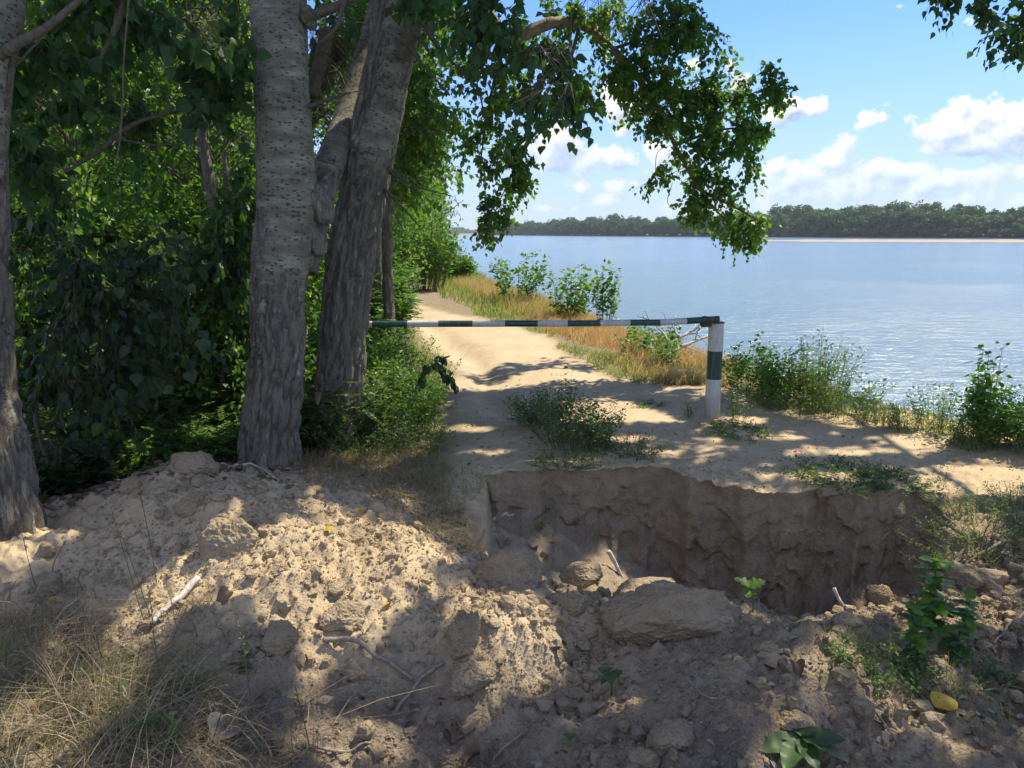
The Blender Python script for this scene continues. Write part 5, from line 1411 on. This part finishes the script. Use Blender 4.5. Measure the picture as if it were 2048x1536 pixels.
def sprig(name, px, py, label, H, leaves, size, mat='weed', lean=(0, 0), H0=0, gz=None, **kw):
    g0 = G(px, py); root = empty(name, g0, label, 'plant')
    top_ = np.array([lean[0], lean[1], H]); c = catmull([(0, 0, -.02), top_ * .5 + np.array([.01, 0, 0]), top_], 12)
    m_ = MB(); m_.add(*tube(c, np.linspace(.004, .002, 12) * (size / .08) ** .5, 6)); m_.build('stem', M['stem'], root)
    for k in range(leaves):
        t = H0 + (1 - H0) * (k + .7) / leaves; q_ = c[min(11, int(t * 11))]; az = k * 2.4 + random.uniform(-.4, .4); el = random.uniform(-.2, .7)
        leaf_obj('leaf', M[mat], root, q_ + np.array([0, 0, .0]), (el, random.uniform(-.4, .4), az), size * random.uniform(.6, 1.1) * (1.1 - .35 * t), random.random(), **kw)
    return root


sprig('nettle_plant', 1855, 1290, 'leafy bright green plant with toothed leaves in front of the rubble', .42, 46, .115, 'bright', (.0, .02), .15, lobes=3, depth=.3, teeth=1)
sprig('nettle_plant', 1835, 1330, 'smaller leafy stem at the left foot of the toothed plant', .26, 26, .095, 'bright', (-.05, 0), .1, lobes=3, depth=.3, teeth=1)
sprig('nettle_plant', 1900, 1310, 'smaller leafy stem at the right foot of the toothed plant', .28, 28, .095, 'bright', (.06, 0), .1, lobes=3, depth=.3, teeth=1)
sprig('lobed_sprig', 1505, 1225, 'sprig with three bright jagged leaves behind the large clod slab', .13, 4, .11, 'bright', (-.02, 0), .8, lobes=3, depth=.55, teeth=1, asp=1.3)
sprig('hazel_sprig', 1222, 1395, 'small sprig with drooping broad leaves before the clod slab', .13, 6, .09, 'weed_dark', (-.02, 0), .5, lobes=1, depth=.1, teeth=1)
sprig('wall_seedling', 1080, 1060, 'pale green seedling growing on the pit wall', .08, 8, .055, 'weed', (0, -.08), .2, lobes=3, depth=.5, teeth=1, asp=1.2)
sprig('tiny_seedling', 1135, 1497, 'tiny green seedling at the bottom centre of the photo', .04, 4, .05, 'weed', (0, 0), .5, lobes=1, depth=.1)
sprig('tiny_seedling', 1195, 1170, 'tiny pale seedling on the pit edge left of the rounded clod', .03, 4, .04, 'weed', (0, 0), .5, lobes=1, depth=.1)
sprig('broadleaf_plant', 300, 1510, 'plant with one broad dark leaf in the straw', .12, 3, .085, 'weed', (-.02, 0), .6, lobes=1, depth=.05)
sprig('broadleaf_plant', 345, 1510, 'leafy green plant in the straw at the bottom', .16, 14, .05, 'weed', (.01, 0), .1, lobes=3, depth=.4, teeth=1)
sprig('broadleaf_plant', 60, 1400, 'small green plant with round leaves in the straw, far left', .14, 12, .04, 'weed', (-.03, 0), .3, lobes=1, depth=.1)
sprig('broadleaf_plant', 480, 1345, 'low greyish green plant at the edge of the straw', .10, 9, .065, 'weed_dark', (.02, 0), .2, lobes=1, depth=.1)
sprig('broadleaf_plant', 220, 1440, 'straggly green weed with small leaves in the straw', .15, 12, .035, 'weed', (.05, 0), .2, lobes=1, depth=.1)
# dock rosette
g0 = G(1600, 1500); dk = empty('dock_rosette', g0, 'flat rosette of long dark dock leaves at the bottom edge', 'plant')
for k in range(9): leaf_obj('leaf', M['weed_dark'], dk, (0, 0, .012 + .003 * k), (random.uniform(-.05, .2), random.uniform(-.3, .3), k * .72 + .3), random.uniform(.12, .17), random.random() * .6, lobes=1, depth=.05, asp=.6, curl=.12)
# low weeds on the right foreground
for (px, py, H, W_, s__, lab) in [(1700, 1310, .05, .14, .014, 'low creeping weed on the bank of earth left of the toothed plant'), (1780, 1350, .07, .16, .016, 'creeping grassy weed below the toothed plant'), (1830, 1350, .07, .12, .018, 'grassy tuft in shade below the toothed plant'), (1950, 1350, .08, .14, .018, 'leafy tuft in the shade at the right edge')]:
    plant('creeping_weed', GP(px, py), lab, 'weed', H, W_ * .85, 12, 12, s__, 'oval', 'weed_dark', r=.001)
mb = MB(); p = scatter(1, [(1800, 1340, 170, 60, 420), (1950, 1400, 100, 40, 90)], z=-.03); blades(mb, p, rng.uniform(.03, .09, len(p)), lean_rand(len(p), .8), .0016, seg=3)
stuff(mb, 'green_grass', M['grassg'], 'sparse green blades in the shade at the lower right', 'grass')

def heap_at(p):
    x, y = p[:, 0], p[:, 1]
    hp = sst(2.55, 3.15, y + .5 * fbm(x * 1.1, y * 1.1, 12, 3)) * sst(1.0, .0, x + .8 * fbm(x, y, 15, 3))
    return np.clip(.08 + .75 * hp + .9 * sst(4.8, 5.4, y) + rng.uniform(-.1, .15, len(x)), 0, 1)


# ---------------------------------------------------------------- clods of earth
def clod(px, py, rx, ry, D=None, label='', sx=1.0, lift=.0, rz=0., squash=1.0, boxy=.55, tilt=(0, 0), depth=.8, seed=0, name='earth_clod', mat='clod', n=64):
    g0 = G(px, py) if D is None else P(px, py, D)
    a = rx / F * g0[1] * 1.04; h_ = ry / F * g0[1] * 1.1
    ph, tt = np.meshgrid(np.linspace(0, np.pi, n), np.linspace(0, 2 * np.pi, n * 2, endpoint=False), indexing='ij')
    d = np.stack([np.sin(ph) * np.cos(tt), np.sin(ph) * np.sin(tt), np.cos(ph)], -1)
    rs = np.random.default_rng(seed + 100); pn = unit(rs.normal(size=(13, 3))); ph_ = rs.uniform(.62, 1.0, 13)
    pn = np.vstack([pn, np.eye(3), -np.eye(3)]); ph_ = np.concatenate([ph_, 1 - .12 * rs.random(6)])
    q_ = d @ pn.T; rr_ = (ph_ / np.maximum(q_, .05)); rr_ = -np.log(np.exp(-rr_ * 14).sum(-1)) / 14
    d0 = d; d = d * (rr_ * (.4 + .6 * boxy + .2) + (1 - (.6 + .6 * boxy)) * 1.0)[..., None]
    x, y, z = d[..., 0], d[..., 1], d[..., 2]
    nz_ = 1 + .25 * fbm(x * 1.3 + seed, y * 1.3, z * 1.3, 3) - .16 * np.abs(fbm(x * 4 + seed, y * 4, z * 4, 4)) + .10 * fbm(x * 9, y * 9 + seed, z * 9, 4) + .05 * fbm(x * 26, y * 26 + seed, z * 26, 2)
    v = d * nz_[..., None] * np.array([a, a * depth, h_])
    v = v.reshape(-1, 3); m2 = n * 2; i = np.arange(n - 1)[:, None] * m2; j = np.arange(m2)[None]; k = (j + 1) % m2
    m_ = MB(); m_.add(v, np.stack([i + j, i + k, i + m2 + k, i + m2 + j], -1).reshape(-1, 4), .25 + .45 * float(heap_at(g0[None, :2])[0]))
    o = m_.build(name, M[mat]); o.location = g0 + np.array([0, a * depth * .55, h_ * (.12 + lift)]); o.rotation_euler = (tilt[0], tilt[1], rz)
    return tag(o, label, 'clod' if name == 'earth_clod' else 'stone')


clod(1352, 1285, 195, 74, label='long tilted slab of earth, the largest clod on the near rim of the pit', boxy=.6, tilt=(.25, -.12), depth=.42, seed=1, lift=.25)
clod(1292, 1212, 66, 34, label='rounded sunlit clod lying above the long slab', boxy=.35, depth=.8, seed=5, lift=.4)
clod(680, 1256, 50, 32, label='flat-topped sunlit clod in the middle of the mound', boxy=.6, depth=.8, seed=9, lift=.25)
clod(552, 1304, 42, 38, label='grey square-faced clod left of the sunlit flat one', boxy=.75, depth=.7, seed=12, rz=.2, lift=.2)
clod(925, 1310, 42, 52, label='upright clod with a dark shaded face in the centre of the mound', boxy=.6, depth=.8, seed=15, rz=.3, lift=.3)
clod(1010, 1175, 85, 48, label='large grey clod on the near left rim of the pit', boxy=.45, depth=.7, seed=19, lift=.1, tilt=(.2, .25))
clod(455, 1105, 70, 60, label='broad grey clod on the left slope below the mound peak', boxy=.4, depth=.8, seed=22, lift=-.1)
clod(375, 1030, 40, 30, label='pale clod just below the mound peak', boxy=.4, depth=.8, seed=25)
clod(380, 945, 50, 30, label='lump of earth forming the peak of the mound', boxy=.3, depth=.8, seed=26, lift=.1)
clod(262, 985, 26, 24, label='small pointed clod on the left shoulder of the mound', boxy=.3, depth=.8, seed=28)
clod(950, 1375, 55, 30, label='crumbling clod under the upright dark one', boxy=.4, depth=.8, seed=31)
clod(1765, 1215, 30, 30, label='broken clod standing in the sunlit rubble of the pit', boxy=.25, depth=.8, seed=35, lift=.1)
clod(1700, 1256, 34, 16, label='low clod at the front of the rubble', boxy=.4, depth=.8, seed=36)
clod(1350, 1500, 60, 34, label='rounded clod at the bottom of the photo, right of centre', boxy=.3, depth=.8, seed=39)
clod(1290, 1535, 40, 26, label='crumbly clod at the bottom edge right of centre', boxy=.3, depth=.8, seed=40)
clod(1600, 1465, 42, 26, label='sunlit clod above the dock rosette', boxy=.4, depth=.8, seed=42)
clod(80, 1190, 46, 32, label='grey stone-like lump beside the left tree foot', boxy=.4, depth=.8, seed=45, name='stone')
clod(88, 1115, 22, 22, label='upright grey stone touching the left tree', boxy=.4, depth=.7, seed=47, name='stone')
clod(150, 1190, 26, 10, label='flat pale stone between the left tree and the mound', boxy=.5, depth=.7, seed=48, name='stone')
clod(1660, 1000, 24, 9, label='small lump on the rim above the pit', boxy=.3, seed=50, n=20)
clod(1850, 1305, 60, 20, label='low ridge of earth at the foot of the toothed plant', boxy=.4, seed=52)
clod(1960, 1190, 60, 40, label='crumbled heap of earth at the right edge of the pit', boxy=.3, seed=55, lift=.0)
clod(1140, 1225, 40, 30, label='grey clod right of the large rim clod', boxy=.5, seed=57)
clod(1165, 1150, 46, 26, D=4.3, label='dark clod lying on the pit floor below the wall', boxy=.4, seed=59, lift=-.5)

# crumbs of soil
def crumbs(n, areas, smin, smax, z=-.05):
    p = scatter(1, [(a, b, c, d, w * n) for a, b, c, d, w in areas], z=z); n = len(p)
    oc = np.array([[1, 0, 0], [-1, 0, 0], [0, 1, 0], [0, -1, 0], [0, 0, 1], [0, 0, -1]], float); fc = np.array([[0, 2, 4], [2, 1, 4], [1, 3, 4], [3, 0, 4], [2, 0, 5], [1, 2, 5], [3, 1, 5], [0, 3, 5]])
    s_ = smin * (smax / smin) ** (rng.random(n) ** 2.6)
    v = oc[None] * rng.uniform(.5, 1.3, (n, 6, 1)) + rng.normal(size=(n, 6, 3)) * .22
    az = rng.uniform(0, 6.28, n); c_, q_ = np.cos(az), np.sin(az); x = v[..., 0] * c_[:, None] - v[..., 1] * q_[:, None]; y = v[..., 0] * q_[:, None] + v[..., 1] * c_[:, None]
    v = np.stack([x, y, v[..., 2] * .75], -1) * s_[:, None, None] + (p + np.column_stack([0 * s_, 0 * s_, s_ * .25]))[:, None]
    m_ = MB(); m_.add(v.reshape(-1, 3), (fc[None] + (np.arange(n) * 6)[:, None, None]).reshape(-1, 3), np.repeat(heap_at(p), 6)); return m_


m_ = crumbs(1, [(1024, 1330, 1300, 260, 26000), (600, 1130, 480, 120, 9000), (1060, 1250, 160, 90, 3000), (1750, 1170, 160, 90, 3500), (1960, 1180, 160, 110, 3500), (1330, 1160, 400, 60, 1500)], .0022, .013)
stuff(m_, 'soil_crumbs', M['clod'], 'loose crumbs of dry sandy soil all over the mound and rubble', 'soil', False)


def chunks(areas, smin, smax, z=-.05):
    p = scatter(1, areas, z=z); n = len(p)
    g_ = np.array([(x, y, zz) for x in (-1, 0, 1) for y in (-1, 0, 1) for zz in (-1, 0, 1) if (x, y, zz) != (0, 0, 0)], float)
    idx = {tuple(q.astype(int)): i for i, q in enumerate(g_)}; fs = []
    for ax in range(3):
        for sg in (-1, 1):
            for u in (-1, 0):
                for v in (-1, 0):
                    cs = []
                    for du, dv in ((0, 0), (1, 0), (1, 1), (0, 1)):
                        c = [0, 0, 0]; c[ax] = sg; c[(ax + 1) % 3] = u + du; c[(ax + 2) % 3] = v + dv; cs.append(idx[tuple(c)])
                    fs.append(cs if sg > 0 else cs[::-1])
    fs = np.array(fs); g_ = g_ / np.linalg.norm(g_, axis=1)[:, None] ** .7
    s_ = smin * (smax / smin) ** (rng.random(n) ** 2.2)
    st = rng.uniform(.6, 1.35, (n, 1, 3)); st[..., 2] *= .8
    v = g_[None] * st * (1 + rng.normal(size=(n, 26, 1)) * .13) + rng.normal(size=(n, 26, 3)) * .06
    az = rng.uniform(0, 6.28, n); c_, q_ = np.cos(az), np.sin(az); x = v[..., 0] * c_[:, None] - v[..., 1] * q_[:, None]; y = v[..., 0] * q_[:, None] + v[..., 1] * c_[:, None]
    v = np.stack([x, y, v[..., 2]], -1) * s_[:, None, None] + (p + np.column_stack([0 * s_, 0 * s_, s_ * .25]))[:, None]
    m_ = MB(); m_.add(v.reshape(-1, 3), (fs[None] + (np.arange(n) * 26)[:, None, None]).reshape(-1, 4), np.repeat(heap_at(p), 26)); return m_


m_ = chunks([(1024, 1340, 1300, 250, 800), (600, 1180, 420, 150, 420), (1060, 1270, 170, 100, 260), (1760, 1190, 170, 80, 380), (1980, 1180, 130, 110, 340), (1150, 1150, 160, 50, 160), (250, 1060, 200, 70, 130), (1500, 1450, 400, 100, 120)], .006, .038)
stuff(m_, 'soil_lumps', M['clod'], 'fist-sized and smaller lumps of dry earth strewn over the mound', 'soil', False)
m_ = crumbs(1, [(1400, 955, 560, 40, 1800), (1550, 900, 560, 60, 1800), (1000, 860, 300, 120, 1200)], .002, .012, 0.0)
stuff(m_, 'pebbles', M['clod'], 'small pebbles and crumbs scattered on the track above the pit', 'pebbles')

# ---------------------------------------------------------------- sticks
STK = [([(645, 1292), (710, 1298), (765, 1330), (825, 1372)], 10, 'curved grey stick at the centre left of the mound'), ([(888, 1336), (840, 1372), (785, 1440)], 7, 'straight grey stick forming a V with the curved stick'),
       ([(398, 1172), (355, 1215), (305, 1262)], 12, 'pale broken stick on the left of the mound'), ([(1216, 1102), (1232, 1128), (1250, 1158)], 8, 'pale split stake standing at the pit edge'),
       ([(1030, 1163), (1095, 1192), (1128, 1245)], 5, 'thin dark twig on the rim left of the rounded clod'), ([(1095, 1192), (1140, 1175)], 3, 'small side twig crossing the thin dark twig'),
       ([(1670, 1180), (1685, 1200), (1698, 1222)], 6, 'short pale stick stuck in the rubble'), ([(2010, 1090), (1960, 1115), (1890, 1150)], 6, 'long stick lying on the rubble by the right edge'),
       ([(170, 1430), (150, 1490), (115, 1535)], 12, 'thick grey stick in the straw at the bottom left'), ([(2048, 1235), (2010, 1270), (1985, 1300)], 5, 'dark twig at the right edge below the rubble'),
       ([(610, 1500), (690, 1515), (780, 1500)], 6, 'twig lying at the bottom left of centre'), ([(1370, 1365), (1410, 1400), (1450, 1402)], 3, 'thin bent twig on the shaded slope below the slab'),
       ([(985, 1528), (1010, 1505), (1055, 1472)], 4, 'thin twig at the bottom centre'), ([(985, 1045), (1030, 1038)], 5, 'broken pale reed end in the left corner of the pit'), ([(1785, 1434), (1830, 1430), (1842, 1434)], 2, 'stalk of the big yellow leaf'),
       ([(2048, 1385), (2000, 1390), (1960, 1392)], 4, 'green grass stem entering from the right edge'), ([(470, 935), (520, 942), (550, 965)], 4, 'twig on the mound before the pale trunk')]
for pp, w_, lab in STK:
    if 'stalk of the' in lab: continue
    g_ = [G(a, b) for a, b in pp]
    if 'stake' in lab: g_ = [P(1216, 1102, g_[-1][1] + .03), P(1232, 1130, g_[-1][1] + .02), g_[-1] + np.array([0, 0, -.03])]
    if 'stuck' in lab: g_ = [P(1668, 1178, g_[-1][1] + .02), g_[-1] + np.array([0, 0, -.03])]
    r_ = 1.35 * w_ / 2 / F * np.mean([q[1] for q in g_]); c = catmull(g_, 22)
    if 'stake' not in lab and 'stuck' not in lab: c[:, 2] = np.maximum(c[:, 2], h_full(c[:, 0], c[:, 1])) + r_ * 1.3 + .008; c[1:-1, 2] = (c[:-2, 2] + c[1:-1, 2] + c[2:, 2]) / 3
    c = catmull(c[::3] + .003 * rvec(len(c[::3])), 40); v, f = tube(c, r_ * np.linspace(1, .6, 40) * (1 + .12 * fbm(np.arange(40) * .31, w_ * 1.7, o=3)), 9)
    g0 = c[0]; m_ = MB(); m_.add(v - g0, f); o = m_.build('stick', M['stem'] if 'green' in lab else (M['deadwood'] if 'pale' in lab else M['stick'])); o.location = g0; tag(o, lab, 'stick')
m_ = MB(); p = scatter(1, [(1024, 1420, 1100, 150, 160), (800, 1480, 300, 60, 90), (1080, 1090, 90, 40, 30), (1650, 1215, 200, 30, 40), (150, 1010, 150, 60, 60), (1900, 1330, 160, 90, 70)], z=-.05)
d_ = rvec(len(p)); d_[:, 2] *= .12; E_ = p + unit(d_) * rng.uniform(.04, .16, (len(p), 1)); E_[:, 2] = h_full(E_[:, 0], E_[:, 1]) + .006; p[:, 2] += .005
v, q_ = many_twigs(p, E_, .01, rng.uniform(.0008, .002, len(p)), 4, 3); m_.add(v, q_); stuff(m_, 'twig_litter', M['stick'], 'fine dry twigs littering the soil of the mound', 'twigs')

# ---------------------------------------------------------------- fallen leaves
FL = [(1868, 1432, .105, 'yellow', 'large bright yellow fallen leaf at the lower right', 'x'), (712, 1030, .075, 'yellow', 'yellow leaf in the dry grass above the mound', 'x'), (650, 1066, .045, 'yellow', 'small yellow leaf on the mound, upper left', 'x'),
      (785, 1212, .05, 'yellow', 'small yellow leaf in the middle of the mound', 'x'), (117, 1210, .05, 'yellow', 'yellow leaf on the straw at the left', 'x'), (1108, 1086, .05, 'yellow', 'orange yellow leaf inside the pit by the wall', 'x'),
      (930, 1482, .11, 'litter', 'reddish brown curled leaf at the bottom centre', 'x'), (900, 1500, .09, 'litter', 'dull brown leaf beside the reddish one', 'x'), (960, 1515, .08, 'litter', 'greyish curled leaf right of the reddish one', 'x'),
      (460, 1190, .07, 'litter', 'brown curled leaf on the sunny soil left of centre', 'x'), (1160, 1330, .09, 'litter', 'dark curled leaf before the long slab', 'x'), (1110, 1308, .06, 'litter', 'pinkish brown leaf left of the long slab', 'x'),
      (1015, 1085, .09, 'litter', 'brown leaf in the left corner of the pit', 'x'), (1060, 1105, .08, 'litter', 'tan leaf in the left part of the pit', 'x'), (1095, 1120, .07, 'litter', 'pale brown leaf on the pit litter', 'x'),
      (430, 1490, .13, 'litter', 'large pale grey leaf in the straw at the bottom', 'x'), (440, 1460, .11, 'litter', 'grey crumpled leaf above the large pale one', 'x'), (65, 1475, .07, 'litter', 'whitish curled leaf in the straw, bottom left', 'x'), (150, 1375, .07, 'litter', 'red-brown leaf in the straw', 'x'),
      (930, 1397, .05, 'litter', 'small pale leaf below the centre clods', 'x'), (1780, 1405, .05, 'litter', 'small grey leaf left of the yellow leaf', 'x'), (1770, 1465, .06, 'litter', 'brown leaf lying under the yellow leaf', 'x'), (1640, 1290, .05, 'litter', 'whitish leaf on the shaded slope', 'x'),
      (1590, 1335, .06, 'litter', 'pale shell-like leaf on the shaded slope below the slab', 'x'), (1985, 1305, .05, 'litter', 'white leaf in the shade at the right', 'x')]
for k, (px, py, s__, mt, lab, _) in enumerate(FL):
    g0 = G(px, py) + np.array([0, 0, .022 if k == 0 else 0]); rz_ = -1.2 if k == 0 else random.uniform(0, 6.28); cl = .25 if mt == 'yellow' else random.uniform(.3, .9)
    fo = empty('fallen_leaf', g0 + np.array([0, 0, .012]), lab, 'fallen leaf')
    o = leaf_obj('blade', M[mt], fo, (0, 0, 0), (random.uniform(-.15, .5) if k else .25, random.uniform(-.5, .5) if k else .15, rz_), s__, random.random() if mt == 'litter' else .5, lobes=1, depth=.05, curl=cl, fold=.15 if mt == 'yellow' else .5, asp=1.15)
    m_ = MB(); d = np.array([math.sin(rz_), -math.cos(rz_), 0]) * s__ * .8; m_.add(*tube(catmull([(0, 0, 0), d * .5 + (0, 0, .006), d], 8), .0012, 5)); m_.build('leaf_stalk', M['straw'], fo)
# hanging dead leaves on the weedy foot of the leaning trunk
for (px, py, s__, lab) in [(700, 850, .13, 'large withered brown leaf hanging before the leaning trunk'), (640, 785, .09, 'withered tan leaf between the two trunks'), (705, 775, .07, 'withered pinkish leaf against the leaning trunk')]:
    g0 = P(px, py, 5.7); fo = empty('withered_leaf', g0, lab, 'withered leaf'); leaf_obj('blade', M['litter'], fo, (0, 0, 0), (-1.3, .3, random.uniform(-.6, .6)), s__, .5, lobes=2, depth=.3, curl=.5, fold=.6)
    m_ = MB(); gg = on_ground(g0[0], g0[1] + .05); m_.add(*tube(catmull([(0, 0, 0), (.02, .02, .03), gg - g0], 10), .0018, 5)); m_.build('leaf_stalk', M['stem'], fo)
m_ = MB(); p = scatter(1, [(1024, 1420, 1100, 160, 260), (200, 1440, 300, 120, 220), (900, 1490, 260, 50, 160), (1070, 1095, 100, 40, 80), (1600, 1215, 220, 30, 70), (1850, 1380, 240, 90, 200), (1800, 930, 300, 60, 80), (750, 960, 160, 50, 90), (1000, 900, 100, 60, 60)], z=-.05)
put_leaves(m_, p + np.array([0, 0, .008]), rvec(len(p)) * np.array([1, 1, .3]), np.array([0, 0, 1.0]) + rvec(len(p), .5), rng.uniform(.012, .045, len(p)), 'oval')
stuff(m_, 'leaf_litter', M['litter'], 'small dead leaves scattered over the soil of the mound', 'dead leaves', False)
m_ = MB(); n = 9000; y = rng.uniform(4.3, 16, n); x = -rng.uniform(.30, 1.0, n) * y
k = x < np.interp(y, _l[:, 1], _l[:, 0]) - .3; x, y = x[k], y[k]; p = np.column_stack([x, y, h_full(x, y) + .01])
put_leaves(m_, p, rvec(len(p)) * np.array([1, 1, .3]), np.array([0, 0, 1.0]) + rvec(len(p), .5), rng.uniform(.03, .09, len(p)), 'oval')
stuff(m_, 'leaf_litter', M['litter'], 'dead leaves covering the floor of the wood', 'dead leaves', False)

# ---------------------------------------------------------------- haze over the river
m, T, o = material('haze'); pv = T.n.new('ShaderNodeVolumePrincipled'); pv.inputs['Color'].default_value = (.78, .87, 1, 1); pv.inputs['Density'].default_value = .00011; pv.inputs['Anisotropy'].default_value = .2
T.l.new(pv.outputs[0], o.inputs['Volume'])
mb = MB(); bv = np.array([[x, y, z] for x in (-3400, 5900) for y in (-39, 3200) for z in (-6, 46)], float)
mb.add(bv, np.array([[0, 1, 3, 2], [4, 6, 7, 5], [0, 4, 5, 1], [2, 3, 7, 6], [0, 2, 6, 4], [1, 5, 7, 3]]))
hzo = mb.build('haze', m, smooth=False); tag(hzo, kind='stuff'); tag(hzo, 'thin pale summer haze over the river and far bank', 'haze')
